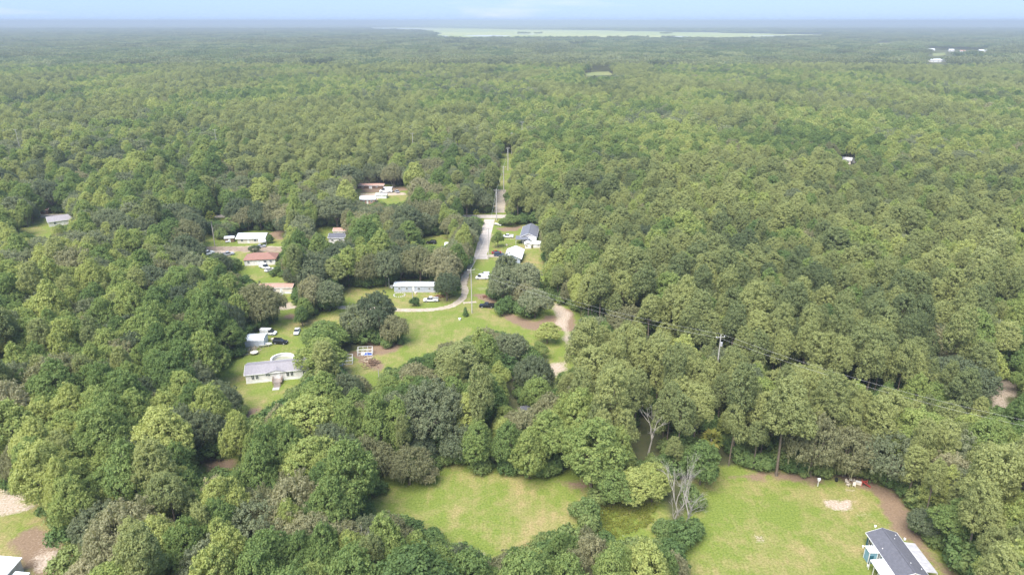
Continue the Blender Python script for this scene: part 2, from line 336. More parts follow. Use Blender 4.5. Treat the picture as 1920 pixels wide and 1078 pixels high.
brown_c = nramp(n_fine, [(0.25, (0.15, 0.100, 0.065)), (0.75, (0.30, 0.215, 0.145))])
litter_c = nramp(n_mid, [(0.3, (0.060, 0.078, 0.026)), (0.55, (0.105, 0.105, 0.050)), (0.75, (0.085, 0.120, 0.034))])
sand_c = nramp(n_fine, [(0.3, (0.28, 0.205, 0.145)), (0.52, (0.43, 0.345, 0.27)), (0.72, (0.60, 0.53, 0.455))])
edge = lambda a, k: nmath('MULTIPLY', nmath('SUBTRACT', nmath('ADD', nattr(a), nmath('MULTIPLY', nmath('SUBTRACT', n_mid, 0.5), k)), 0.32), 2.6, True)
c = nmix(edge('grass', 0.9), litter_c, grass_c)
c = nmix(edge('brown', 1.3), c, brown_c)
sandmask = nmath('MULTIPLY', nmath('SUBTRACT', nmath('ADD', nattr('sand'), nmath('MULTIPLY', nmath('SUBTRACT', n_fine, 0.5), 1.3)), 0.42), 2.4, True)
c = nmix(nmath('MULTIPLY', sandmask, nmath('GREATER_THAN', nattr('sand'), 0.02)), c, sand_c)
nt.links.new(c, bs.inputs['Base Color'])
bp = nt.nodes.new('ShaderNodeBump'); bp.inputs['Strength'].default_value = 0.6; bp.inputs['Distance'].default_value = 0.25
nt.links.new(n_fine, bp.inputs['Height']); nt.links.new(bp.outputs[0], bs.inputs['Normal'])
# ------------------------------------------------------------------ roads, tracks, marsh
def sheet(name, left, right, z, m, label, cat):
    """strip between two world-space edges"""
    mb = MB(); n = len(left)
    mb.add([(*p, z) for p in left] + [(*p, z) for p in right], [(i, i + 1, n + i + 1, n + i) for i in range(n - 1)])
    o = mb.build(name, m); return tag(o, label, cat, kind='structure')
def along(pts, width, z, name, m, label, cat, sub=6, wob=0.18):
    W_ = [Vector((*G(*p), 0)) for p in pts]; q = []
    for i in range(len(W_) - 1):                                # smooth curve through the points
        p0, p1, p2, p3 = W_[max(i - 1, 0)], W_[i], W_[i + 1], W_[min(i + 2, len(W_) - 1)]
        for k in range(sub):
            t = k / sub; q.append(0.5 * ((2 * p1) + (p2 - p0) * t + (2 * p0 - 5 * p1 + 4 * p2 - p3) * t * t + (3 * p1 - p0 - 3 * p2 + p3) * t ** 3))
    q.append(W_[-1]); L, Rr = [], []
    for i, p in enumerate(q):
        d = (q[min(i + 1, len(q) - 1)] - q[max(i - 1, 0)]).normalized(); nn = Vector((-d.y, d.x, 0)); w = width / 2 * (1 + random.uniform(-wob, wob))
        L.append(tuple((p + nn * w)[:2])); Rr.append(tuple((p - nn * w)[:2]))
    return sheet(name, L, Rr, z, m, label, cat), q
def strip_mat(name, a, b, c, s1=0.5, s2=4.0):
    m = bpy.data.materials.new(name); m.use_nodes = True; t = m.node_tree; bs_ = t.nodes['Principled BSDF']; bs_.inputs['Roughness'].default_value = 0.95; bs_.inputs['Specular IOR Level'].default_value = 0.15
    tc = t.nodes.new('ShaderNodeTexCoord'); n1 = t.nodes.new('ShaderNodeTexNoise'); n1.inputs['Scale'].default_value = s1; n1.inputs['Detail'].default_value = 6
    n2 = t.nodes.new('ShaderNodeTexNoise'); n2.inputs['Scale'].default_value = s2; n2.inputs['Detail'].default_value = 6
    for n in (n1, n2): t.links.new(tc.outputs['Object'], n.inputs['Vector'])
    r1 = ramp_node(t, [(0.35, a), (0.65, b)]); t.links.new(n1.outputs[0], r1.inputs[0]); mx = t.nodes.new('ShaderNodeMix'); mx.data_type = 'RGBA'; mx.inputs['B'].default_value = (*c, 1)
    r2 = ramp_node(t, [(0.45, (0, 0, 0)), (0.75, (0.8, 0.8, 0.8))]); t.links.new(n2.outputs[0], r2.inputs[0])
    t.links.new(r1.outputs[0], mx.inputs['A']); t.links.new(r2.outputs[0], mx.inputs['Factor']); t.links.new(mx.outputs['Result'], bs_.inputs['Base Color'])
    bp_ = t.nodes.new('ShaderNodeBump'); bp_.inputs['Strength'].default_value = 0.4; bp_.inputs['Distance'].default_value = 0.1; t.links.new(n2.outputs[0], bp_.inputs['Height']); t.links.new(bp_.outputs[0], bs_.inputs['Normal'])
    MATS[name] = m
strip_mat('worn_asphalt', (0.40, 0.355, 0.315), (0.50, 0.445, 0.40), (0.34, 0.28, 0.23))
strip_mat('pale_sand', (0.36, 0.30, 0.23), (0.50, 0.43, 0.35), (0.22, 0.18, 0.11), 0.8, 1.6)
strip_mat('rut_dirt', (0.24, 0.18, 0.13), (0.36, 0.28, 0.21), (0.17, 0.12, 0.08), 0.6, 2.5)
strip_mat('marsh_grass', (0.32, 0.36, 0.13), (0.44, 0.44, 0.18), (0.25, 0.31, 0.10), 0.0011, 0.006)
mat('marsh_water', (0.52, 0.53, 0.46), 0.35, 0.05, 0.002)
# paved road to the crossing street, edges read from the photograph
pe = [(887, 915, 486), (890, 913, 476), (893, 917, 465), (897, 919, 450), (902, 922, 435), (906, 926, 420), (908, 928, 411)]
sheet('paved_road', [G(a, y) for a, b, y in pe], [G(b, y) for a, b, y in pe], 0.024, 'worn_asphalt', 'worn pale asphalt road running down to the dirt track', 'road')
y_c = G(900, 406)[1]
sheet('crossing_street', [(-330, y_c + 4), (-200, y_c + 5), (-60, y_c + 3.6), (-20, y_c + 3.4), (30, y_c + 3.4), (90, y_c + 4)], [(-330, y_c - 3), (-200, y_c - 2), (-60, y_c - 3.4), (-20, y_c - 3.6), (30, y_c - 3.6), (90, y_c - 3)], 0.018, 'worn_asphalt', 'pale street crossing the end of the paved road', 'street')
along([(885, 487), (883, 494), (877, 508), (871, 522), (869, 534), (872, 545), (868, 558), (858, 567), (845, 574), (822, 579), (800, 581), (768, 581.5), (740, 580.5), (700, 578), (660, 577), (620, 575.5), (580, 576), (545, 576), (515, 577)], 2.9, 0.012, 'dirt_track', 'pale_sand', 'narrow sandy track curving from the road across the grass', 'track')
along([(536, 468), (500, 468), (450, 467), (400, 466), (370, 468)], 7.0, 0.012, 'dirt_lane', 'rut_dirt', 'pinkish dirt lane between the silver and red roofed houses', 'lane')
along([(936, 399), (937, 388), (938, 375), (939, 364), (941, 356)], 6.0, 0.012, 'sandy_cut', 'pale_sand', 'sandy cut continuing past the crossing street under the poles', 'track')
along([(868, 568), (880, 567), (893, 566)], 1.6, 0.016, 'side_path', 'pale_sand', 'short sandy spur off the dirt track', 'track', wob=.3)
along([(962, 489), (945, 483), (930, 480), (914, 480)], 3.4, 0.016, 'driveway', 'pale_sand', 'pale driveway leading to the white roofed house', 'driveway')
mp = [G(x, y, 0.3) for x, y in VIS['marsh']]
o = MB().add([(*p, 0.3) for p in mp], [tuple(range(len(mp)))]).build('marsh', 'marsh_grass'); tag(o, 'wide pale marsh prairie near the horizon', 'marsh', kind='structure')
for k, (x0, x1, y0, y1) in enumerate([(680, 830, 53.5, 55.2), (815, 842, 67.3, 69.3), (870, 960, 66.5, 69.0), (1240, 1300, 68.5, 70.0), (1400, 1540, 67.3, 68.6), (960, 1010, 64.3, 65.2)]):
    mb = MB(); n = 10; top, bot = [], []
    for i in range(n + 1):
        f = i / n; w = math.sin(math.pi * f) ** 0.6; xx = x0 + (x1 - x0) * f; ym = (y0 + y1) / 2 + (k == 0) * (f - 0.5) * 3
        top.append((*G(xx, ym - (y1 - y0) / 2 * w - .02, 0.6), 0.6)); bot.append((*G(xx, ym + (y1 - y0) / 2 * w + .02, 0.6), 0.6))
    mb.add(top + bot, [(i, i + 1, n + 2 + i, n + 1 + i) for i in range(n)])
    tag(mb.build('marsh_water', 'marsh_water'), 'pale strip of open water in the marsh', 'water', kind='structure')

strip_mat('pasture_grass', (0.17, 0.20, 0.07), (0.25, 0.24, 0.10), (0.20, 0.22, 0.08), 0.01, 0.08)
for nm, lab in (('far_field', 'small yellowish pasture inside the far forest'), ('far_field_two', 'pale strip of pasture near the marsh'), ('settlement', 'open grass around the far settlement')):
    q_ = [G(x, y) for x, y in VIS[nm]]; tag(MB().add([(*p, 0.06) for p in q_], [tuple(range(len(q_)))]).build('pasture', 'pasture_grass'), lab, 'pasture', kind='structure')
# ------------------------------------------------------------------ trees: crowns of many small leaf sprays on limbs
def leaves_on(lobes, leaf, per, r, flat=0.85, jit=0.36, up=0.45):
    """lobes: array (n,7) = centre xyz, radius, outward dir xyz"""
    n = len(lobes); k = np.repeat(np.arange(n), per); m = len(k)
    c = lobes[k, :3]; rad = lobes[k, 3:4]; od = lobes[k, 4:7]
    d = r.normal(size=(m, 3)) + 0.7 * od + np.array([0, 0, up]); d /= np.linalg.norm(d, axis=1, keepdims=True)
    an = r.uniform(0.65, 1.5, (n, 3))[k]      # every spray has its own proportions
    p = c + d * rad * an * r.uniform(0.4, 1.32, (m, 1)) * np.array([1, 1, flat])
    nrm = d + r.normal(size=(m, 3)) * jit; nrm /= np.linalg.norm(nrm, axis=1, keepdims=True)
    t = np.cross(nrm, r.normal(size=(m, 3))); t /= np.linalg.norm(t, axis=1, keepdims=True); b = np.cross(nrm, t)
    s = leaf * r.uniform(0.6, 1.25, (m, 1))
    vs = []
    for a, e in ((1, 0), (0, 1), (-1, 0), (0, -1)):
        vs.append(p + (t * a * r.uniform(0.7, 1.3, (m, 1)) + b * e * r.uniform(0.55, 1.0, (m, 1))) * s + nrm * r.normal(size=(m, 1)) * s * 0.15)
    V = np.stack(vs, 1).reshape(-1, 3); Q = np.arange(4 * m).reshape(-1, 4)
    lt = r.random(n); ti = np.clip(0.5 * lt[k] + 0.5 * r.random(m), 0, 1)
    return V, Q, np.repeat(ti, 4)
def lobes_on(bigs, lr, r, dens=1.0, low=-0.35):
    out = []
    for i, (c, e) in enumerate(bigs):
        c = np.array(c, float); e = np.array(e, float)
        area = 4 * math.pi * ((e[0] * e[1]) ** 1.6 / 3 + (e[0] * e[2]) ** 1.6 / 3 + (e[1] * e[2]) ** 1.6 / 3) ** (1 / 1.6)
        n = max(5, int(dens * area / (2.1 * lr * lr)))
        kk = np.arange(n) + 0.5; ph = np.arccos(1 - 2 * kk / n) + r.normal(size=n) * 0.10; th = math.pi * (1 + 5 ** 0.5) * kk + r.normal(size=n) * 0.25
        d = np.stack([np.cos(th) * np.sin(ph), np.sin(th) * np.sin(ph), np.cos(ph)], 1)
        for q in d:
            if q[2] < low: continue
            if r.random() < 0.10: continue
            far = r.random() < 0.16; p = c + q * e * (r.uniform(1.06, 1.26) if far else r.uniform(0.82, 1.03))
            if any(np.sum(((p - np.array(c2)) / np.array(e2)) ** 2) < 0.6 for j, (c2, e2) in enumerate(bigs) if j != i): continue
            out.append([*p, lr * (r.uniform(0.4, 0.7) if far else r.uniform(0.65, 1.35)), *q])
    return np.array(out)
def strands(lobes, r, n, L):
    """hanging moss: long narrow drooping pieces under the lobes"""
    k = r.integers(0, len(lobes), n); p = lobes[k, :3] + r.normal(size=(n, 3)) * lobes[k, 3:4] * np.array([0.8, 0.8, 0.3])
    l = L * r.uniform(0.4, 1.2, n); w = 0.22 * r.uniform(0.6, 1.5, n); th = r.uniform(0, 6.28, n)
    dx = np.stack([np.cos(th) * w, np.sin(th) * w, 0 * w], 1); dn = np.stack([r.normal(size=n) * 0.1, r.normal(size=n) * 0.1, -l], 1)
    V = np.stack([p - dx, p + dx, p + dx * 0.4 + dn, p - dx * 0.4 + dn], 1).reshape(-1, 3)
    return V, np.arange(4 * n).reshape(-1, 4), np.repeat(r.uniform(0.5, 1.0, n), 4)
def limbs(h, bigs, r, tr, fork, n=6):
    m = MB(); lean = r.normal(size=2) * 0.03 * h
    top = bigs[0][0]
    base = [(0, 0, -0.3), (lean[0] * 0.3, lean[1] * 0.3, fork * 0.5), (lean[0] * 0.6, lean[1] * 0.6, fork)]
    m.tube(base + [(top[0], top[1], top[2])], [tr * 1.25, tr, tr * 0.8, tr * 0.25], n)
    for c, e in bigs[1:]:
        s = base[2]; mid = (0.45 * c[0] + .55 * s[0], 0.45 * c[1] + .55 * s[1], s[2] + (c[2] - s[2]) * 0.6)
        m.tube([(s[0], s[1], s[2] - 0.3), mid, tuple(c)], [tr * 0.5, tr * 0.36, tr * 0.12], 5)
    return m
def clumps_round(r, n, w, z0, z1, e, flat=0.75, core=1.0):
    out = [((0, 0, (z0 + z1) / 2 + 0.6), (w * 0.30 * core, w * 0.30 * core, (z1 - z0) * 0.5))]
    a0 = r.uniform(0, 6.28)
    for i in range(n):
        a = a0 + 6.283 * i / n + r.normal() * 0.3; d = w * 0.5 * r.uniform(0.42, 0.72); er = e * r.uniform(0.75, 1.2)
        out.append(((math.cos(a) * d, math.sin(a) * d, z0 + er * flat + (z1 - z0 - 2 * er * flat) * r.uniform(0.15, 0.85)), (er, er, er * flat)))
    return out
def spec(kind, r):
    if kind == 'pine':
        h = 21.5; b = [((0, 0, 16.4), (3.2, 3.2, 4.6))]
        for i in range(8):
            a = i * 2.4 + r.normal() * 0.4; z = 11.6 + i * 0.85 + r.normal() * 0.6; d = (3.1 - 0.16 * i) * r.uniform(0.75, 1.15); e = r.uniform(1.6, 2.3)
            b.append(((math.cos(a) * d, math.sin(a) * d, z), (e, e, e * 0.95)))
        return dict(h=h, bigs=b, tr=0.26, fork=11.5, lr=0.66, leaf=0.17, per=50, low=-0.6, m='pine_needles', r=4.7)
    if kind == 'oak':
        b = clumps_round(r, 9, 15.0, 3.0, 12.6, 3.2, 0.8, 1.45)
        return dict(h=13.6, bigs=b, tr=0.50, fork=3.0, lr=0.85, leaf=0.20, per=56, low=-0.35, m='oak_leaves', r=7.3)
    if kind == 'broad':
        b = clumps_round(r, 9, 10.5, 3.6, 15.0, 2.5, 1.0, 1.15); b.append(((r.normal() * .8, r.normal() * .8, 13.6), (2.2, 2.2, 2.4)))
        return dict(h=16.2, bigs=b, tr=0.30, fork=5.0, lr=0.78, leaf=0.20, per=52, low=-0.5, m='broad_leaves', r=5.2)
    if kind == 'mossy':
        b = clumps_round(r, 8, 13.0, 2.8, 12.0, 2.9, 0.85, 1.25)
        return dict(h=13.0, bigs=b, tr=0.45, fork=3.0, lr=0.8, leaf=0.18, per=48, low=-0.5, m='mossy_leaves', r=6.4, moss=700)
    if kind == 'shrub':
        b = clumps_round(r, 5, 5.2, 0.4, 4.0, 1.3, 0.9, 1.1)
        return dict(h=4.2, bigs=b, tr=0.10, fork=0.6, lr=0.7, leaf=0.20, per=56, low=-0.6, m='shrub_leaves', r=2.6)
_spec0 = spec
def spec(kind, r):
    d = _spec0(kind, r); fx, fy, fz = r.uniform(.82, 1.14), r.uniform(.82, 1.14), r.uniform(.86, 1.10); ox, oy = r.normal(size=2) * .5
    d['bigs'] = [((c[0] * fx + ox * (i > 0), c[1] * fy + oy * (i > 0), c[2] * fz), (e[0] * fx, e[1] * fy, e[2] * r.uniform(.85, 1.2))) for i, (c, e) in enumerate(d['bigs'])]
    return d
KIND = ['pine', 'oak', 'broad', 'mossy', 'shrub']
NVAR = {'pine': 7, 'oak': 5, 'broad': 7, 'mossy': 4, 'shrub': 4}
H_OF = {'pine': 21.5, 'oak': 13.6, 'broad': 16.2, 'mossy': 13.0, 'shrub': 4.2}
R_OF = {'pine': 4.7, 'oak': 7.3, 'broad': 5.2, 'mossy': 6.4, 'shrub': 2.6}
PROTO, STUFF_COL, N_TRI = {}, {}, 0
def np_from(mb):
    v = np.array(mb.v, float); fs = [f if len(f) == 4 else None for f in mb.f]
    return v, np.array([f for f in fs if f])
for kd in KIND:
    col = bpy.data.collections.new(kd + '_sources'); STUFF_COL[kd] = col
    for vi in range(NVAR[kd]):
        r = np.random.default_rng(100 + 31 * KIND.index(kd) + vi); sp = spec(kd, r)
        lb = lobes_on(sp['bigs'], sp['lr'], r, 1.35, sp['low'])
        Vc, Qc, Tc = leaves_on(lb, sp['leaf'], sp['per'], r)
        if sp.get('moss'):
            V2, Q2, T2 = strands(lb, r, sp['moss'], 1.7); Qc = np.vstack([Qc, Q2 + len(Vc)]); Vc = np.vstack([Vc, V2]); Tc = np.concatenate([Tc, T2])
        tm = limbs(sp['h'], sp['bigs'], r, sp['tr'], sp['fork'])
        crown_me = np_mesh('crown', Vc, Qc, [sp['m']], Tc); trunk_me = tm.mesh('trunk', 'bark')
        PROTO[kd, vi] = (crown_me, trunk_me)
        tv, tq = np_from(tm)
        full = np_mesh(f'{kd}_near_{vi}', np.vstack([Vc, tv]), np.vstack([Qc, tq + len(Vc)]), [sp['m'], 'bark'], np.concatenate([Tc, np.zeros(len(tv))]), np.concatenate([np.zeros(len(Qc)), np.ones(len(tq))]))
        o = bpy.data.objects.new(f'a_{kd}_near_{vi}', full); col.objects.link(o)
    if kd == 'shrub': continue
    for vi in range(4):                                         # coarser copies for the middle distance
        r = np.random.default_rng(500 + 31 * KIND.index(kd) + vi); sp = spec(kd, r)
        lb = lobes_on(sp['bigs'], sp['lr'] * 1.35, r, 1.0, max(sp['low'], -0.3))
        Vc, Qc, Tc = leaves_on(lb, sp['leaf'] * 2.0, 13, r)
        tm = limbs(sp['h'], sp['bigs'][:1], r, sp['tr'], sp['fork'], 4); tv, tq = np_from(tm)
        full = np_mesh(f'{kd}_mid_{vi}', np.vstack([Vc, tv]), np.vstack([Qc, tq + len(Vc)]), [sp['m'], 'bark'], np.concatenate([Tc, np.zeros(len(tv))]), np.concatenate([np.zeros(len(Qc)), np.ones(len(tq))]))
        o = bpy.data.objects.new(f'b_{kd}_mid_{vi}', full); col.objects.link(o)

def scatter_tree(name, label, cat, pts, rot, scl, idx, col):
    """one mass of trees: points carrying a tree each"""
    me = bpy.data.meshes.new(name); me.vertices.add(len(pts)); me.vertices.foreach_set('co', np.ascontiguousarray(pts, np.float32).ravel())
    for n, t, a in (('turn', 'FLOAT', rot), ('sxy', 'FLOAT', scl[:, 0]), ('sz', 'FLOAT', scl[:, 1])):
        at = me.attributes.new(n, t, 'POINT'); at.data.foreach_set('value', np.ascontiguousarray(a, np.float32))
    at = me.attributes.new('pick', 'INT', 'POINT'); at.data.foreach_set('value', np.ascontiguousarray(idx, np.int32))
    o = bpy.data.objects.new(name, me); COL.objects.link(o)
    ng = bpy.data.node_groups.new(name + '_scatter', 'GeometryNodeTree')
    ng.interface.new_socket('Geometry', in_out='INPUT', socket_type='NodeSocketGeometry'); ng.interface.new_socket('Geometry', in_out='OUTPUT', socket_type='NodeSocketGeometry')
    N, L = ng.nodes, ng.links
    gi, go = N.new('NodeGroupInput'), N.new('NodeGroupOutput'); ci = N.new('GeometryNodeCollectionInfo'); ci.inputs['Collection'].default_value = col
    ci.inputs['Separate Children'].default_value = True; ci.inputs['Reset Children'].default_value = True
    ip = N.new('GeometryNodeInstanceOnPoints'); ip.inputs['Pick Instance'].default_value = True
    def na(n, t):
        a = N.new('GeometryNodeInputNamedAttribute'); a.data_type = t; a.inputs['Name'].default_value = n; return a.outputs['Attribute']
    cr, cs = N.new('ShaderNodeCombineXYZ'), N.new('ShaderNodeCombineXYZ')
    L.new(na('turn', 'FLOAT'), cr.inputs[2]); sx = na('sxy', 'FLOAT'); L.new(sx, cs.inputs[0]); L.new(sx, cs.inputs[1]); L.new(na('sz', 'FLOAT'), cs.inputs[2])
    L.new(gi.outputs[0], ip.inputs['Points']); L.new(ci.outputs[0], ip.inputs['Instance']); L.new(na('pick', 'INT'), ip.inputs['Instance Index'])
    L.new(cr.outputs[0], ip.inputs['Rotation']); L.new(cs.outputs[0], ip.inputs['Scale']); L.new(ip.outputs[0], go.inputs[0])
    md = o.modifiers.new('scatter', 'NODES'); md.node_group = ng
    return tag(o, label, cat, kind='stuff')

# ------------------------------------------------------------------ which kind grows where
ZK = [  # (outline in photo pixels of the crowns, shares pine/oak/broad/mossy)
 ([(1040,720),(1085,640),(1150,590),(1420,640),(1560,630),(1700,610),(1800,690),(1740,760),(1640,870),(1300,870),(1180,850),(1080,770)], (.84,.04,.10,.02)),
 ([(1020,350),(1150,300),(1500,290),(1960,380),(1960,560),(1700,640),(1420,640),(1150,600),(1060,520)], (.58,.10,.26,.06)),
 ([(1700,560),(1960,520),(1960,720),(1760,720)], (.12,.30,.50,.08)),
 ([(1640,700),(1960,690),(1960,1160),(1640,1160)], (.36,.18,.42,.04)),
 ([(430,200),(780,190),(800,290),(640,330),(430,320)], (.85,.07,.05,.03)),
 ([(340,300),(920,300),(905,520),(560,530),(430,470),(340,430)], (.03,.52,.20,.25)),
 ([(-50,480),(470,480),(470,780),(-50,840)], (.05,.24,.58,.13)),
 ([(-50,780),(700,780),(960,1000),(960,1160),(-50,1160)], (.06,.18,.68,.08)),
 ([(480,620),(1110,620),(1110,900),(480,900)], (.10,.16,.58,.16)),
 ([(960,860),(1360,860),(1360,1160),(960,1160)], (.02,.22,.46,.30)),
 ([(900,200),(1150,180),(1200,330),(1020,360),(950,330)], (.12,.18,.68,.02)),
]
def kind_of(x, y, r):
    px, py = PX(x, y, 12 + 0 * x)
    pr = np.zeros((len(x), 4))
    a = fbm(x / 110 + 3, y / 230 + 7, 3); b = fbm(x / 80 + 50, y / 170 + 20, 3)
    pr[:, 0] = np.clip((a - 0.46) * 9, 0.03, 1.2); pr[:, 2] = np.clip((0.54 - a) * 8, 0.04, 1.2); pr[:, 1] = np.clip((b - 0.50) * 9, 0.04, 1.6); pr[:, 3] = np.clip((0.36 - b) * 9, 0.02, 1.2)
    done = np.zeros(len(x), bool)
    for poly, sh in ZK:
        m = in_poly(px, py, poly) & ~done; pr[m] = sh; done |= m
    pr /= pr.sum(1, keepdims=True); cs = pr.cumsum(1)
    return (r.random((len(x), 1)) > cs).sum(1).clip(0, 3)

# landmark trees standing singly: (kind, px, py of the foot, height m, crown width m, label)
LAND = [
 ('oak', 672, 640, 13.5, 12, 'dark oak on the left of the big tree clump in the meadow'),
 ('oak', 712, 634, 15.5, 13, 'tallest dark oak in the clump by the blue tarp'),
 ('mossy', 738, 646, 11, 10, 'grey mossy oak on the meadow side of the big clump'),
 ('broad', 612, 664, 11.5, 14, 'rounded green tree beside the round pool'),
 ('broad', 610, 708, 13, 12, 'green tree overhanging the end of the white mobile home'),
 ('oak', 655, 780, 13.0, 9.5, 'tall dark oak standing behind the kennel pens'),
 ('mossy', 590, 581, 14, 12, 'grey mossy oak beside the dirt track'),
 ('oak', 618, 583, 12, 13, 'broad oak where the dirt track leaves the trees'),
 ('mossy', 490, 610, 15, 15, 'big grey mossy oak behind the white carport shed'),
 ('broad', 568, 612, 8, 5.5, 'small bright green tree in the yard of the white sedan'),
 ('oak', 838, 564, 11.5, 9.5, 'dark green oak at the end of the long grey trailer'),
 ('oak', 945, 574, 14, 13, 'oak over the parked black pickup'),
 ('oak', 985, 560, 15, 14, 'oak in the middle of the clump behind the black pickup'),
 ('oak', 1003, 596, 12, 11, 'oak on the sandy track side of the pickup clump'),
 ('oak', 950, 540, 14, 12, 'oak at the back of the clump near the white metal roof'),
 ('broad', 1026, 644, 7, 7.5, 'small round tree between the meadow and the sandy track'),
 ('mossy', 912, 672, 10, 11, 'grey bushy tree at the near edge of the meadow'),
 ('oak', 955, 690, 12, 12, 'dark scrubby oak by the sandy gap'),
 ('mossy', 845, 690, 9, 11, 'low grey oak along the lower edge of the meadow'),
 ('pine', 866, 748, 17, 15, 'very broad yellow green crown above the hedgerow'),
 ('broad', 1012, 672, 6, 5, 'slender young tree beside the bare sand'),
 ('oak', 1098, 688, 15, 10.5, 'dense dark green tree beside the sandy track'),
 ('broad', 934, 464, 7.5, 6, 'bright green round tree by the road opposite the white pickup'),
 ('oak', 1000, 742, 13.5, 11, 'dark round tree beside the sand with the small dark roof behind'),
 ('mossy', 692, 898, 11, 10, 'pale grey willowy tree at the field corner'),
 ('mossy', 768, 908, 9.5, 9, 'pale grey willowy tree standing out into the mown field'),
 ('mossy', 798, 908, 6, 6, 'low pale willowy tree at the tip of the field corner'),
 ('broad', 588, 856, 17, 17, 'large pale yellow green tree above the shaded glade'),
 ('oak', 412, 778, 11, 11, 'grey green oak at the edge of the mobile home lawn'),
 ('broad', 1150, 948, 9, 9, 'leafy tree at the head of the weedy strip'),
 ('broad', 1185, 946, 10, 9, 'green tree in the middle of the weedy strip hedge'),
 ('broad', 1222, 940, 10, 8, 'dark leafy tree beside the bare grey trees'),
 ('broad', 1312, 908, 11, 9, 'green tree with pale forked stems between the two fields'),
 ('shrub', 1103, 985, 5.5, 6, 'yellowish bush at the edge of the south field'),
 ('shrub', 1272, 1020, 4.5, 6, 'grey green bush under the bare twiggy tree'),
 ('shrub', 1300, 1008, 3.5, 5, 'low bush on the field side of the bare tree'),
 ('shrub', 1245, 1003, 3.2, 4.5, 'low bush on the weedy side of the bare tree'),
 ('shrub', 1290, 950, 5, 5, 'leafy bush climbing around the bare grey stems'),
 ('shrub', 780, 574, 3.0, 3.4, 'small round bush beside the dirt track'),
 ('shrub', 507, 456, 3.4, 3.6, 'dark little bush in the dry yard of the silver roofed house'),
 ('oak', 478, 476, 4, 6, 'low hedge tree between the two house lots'),
 ('broad', 958, 423, 6, 9, 'bush spreading beside the white boat'),
 ('broad', 8, 440, 14, 13, 'bright green tree at the edge of the small lawn'),
 ('pine', 1675, 772, 22, 7.5, 'pine with a long bare trunk by the wires'),
 ('pine', 1693, 768, 21, 7, 'second bare trunked pine beside the wires'),
 ('pine', 1298, 848, 19, 9, 'round crowned pine with a bare trunk at the wood edge'),
 ('shrub', 148, 1075, 5.0, 7.5, 'clipped round bush beside the white metal roof'),
]
KNAME = {'pine': 'pine_tree', 'oak': 'oak_tree', 'broad': 'broadleaf_tree', 'mossy': 'mossy_oak_tree', 'shrub': 'shrub'}
def place_tree(kd, vi, x, y, rot, sxy, sz, label, group=None):
    t = thing(KNAME[kd], label, 'shrub' if kd == 'shrub' else 'tree', (x, y, 0), rot, group); t.scale = (sxy * (1 + .14 * math.sin(7 * x + y)), sxy * (1 - .14 * math.sin(7 * x + y)), sz)
    cm, tm = PROTO[kd, vi]
    for n, m in (('trunk', tm), ('crown', cm)):
        o = bpy.data.objects.new(n, m); COL.objects.link(o); o.parent = t
    return t
taken = []
for i, (kd, px, py, h, w, lab) in enumerate(LAND):
    x, y = G(px, py); place_tree(kd, i % NVAR[kd], x, y, (i * 2.4) % 6.28, w / 2 / R_OF[kd] * .88, h / H_OF[kd], lab); taken.append((x, y, w / 2 * 0.9))

# ---- woods near enough to tell the trees apart
NEAR_Y = 430.0
n_c = 110000
cy = 75 + (NEAR_Y - 75) * rng.random(n_c) ** 0.8; cx = (rng.random(n_c) * 2 - 1) * (cy * 0.80 + 38)
ki = kind_of(cx, cy, rng); szv = rng.normal(0.95, 0.18, n_c).clip(0.5, 1.4); swv = szv * rng.normal(0.82, 0.11, n_c).clip(0.58, 1.1); szv = np.where((ki == 0) & (cy > 230), szv * 0.86, szv)
hh = np.array([H_OF[k] for k in KIND])[ki] * szv; rr = np.array([R_OF[k] for k in KIND])[ki] * swv
zc = np.where(ki == 0, 0.74, 0.62)
ok = ~hits_clearing(cx, cy, hh, rr, zc)
WIRE = np.array([(890, 505, 238), (1000, 545, 225), (1130, 588, 208), (1352, 640, 178), (1640, 712, 158), (1960, 790, 140)], float)
def under_wire(x, y, h, r):
    px, py = PX(x, y, h); wy = np.interp(px, WIRE[:, 0], WIRE[:, 1]); wd = np.interp(px, WIRE[:, 0], WIRE[:, 2])
    return (px > 885) & (y < wd + r) & (py < wy + 6) & (y > 120)
ok &= ~under_wire(cx, cy, hh, rr) & ~((cy < 140) & (PX(cx, cy, 0 * cx)[0] < -8))     # unseen trees beyond the frame left out, keeping their shade off the yard
cell = {}
def free(x, y, r, cell, taken):
    for tx, ty, tr in taken:
        if (tx - x) ** 2 + (ty - y) ** 2 < (tr + 0.5 * r) ** 2: return False
    a, b = int(x // 12), int(y // 12)
    for i in range(a - 1, a + 2):
        for j in range(b - 1, b + 2):
            for (u, v, s) in cell.get((i, j), ()):
                if (u - x) ** 2 + (v - y) ** 2 < (0.56 * (r + s)) ** 2: return False
    return True
near = []
for i in np.nonzero(ok)[0]:
    x, y, r_ = cx[i], cy[i], rr[i]
    if free(x, y, r_, cell, taken):
        cell.setdefault((int(x // 12), int(y // 12)), []).append((x, y, r_)); near.append(i)
# ---- understory bushes
n_s = 22000
sy = 75 + 330 * rng.random(n_s); sx = (rng.random(n_s) * 2 - 1) * (sy * 0.80 + 30)
ssz = rng.normal(0.95, 0.3, n_s).clip(0.4, 1.7)
sok = ~hits_clearing(sx, sy, 4.2 * ssz, 2.6 * ssz, np.full(n_s, 0.6))
sok &= ~((sy < 140) & (PX(sx, sy, 0 * sx)[0] < -8))  # out-of-frame bushes left out likewise, so the sandy yard stays lit
scell = {}; bush = []
for i in np.nonzero(sok)[0]:
    if free(sx[i], sy[i], 2.6 * ssz[i] * 0.8, scell, [(a, b, .3) for a, b, c in taken]):
        scell.setdefault((int(sx[i] // 12), int(sy[i] // 12)), []).append((sx[i], sy[i], 2.1 * ssz[i])); bush.append(i)

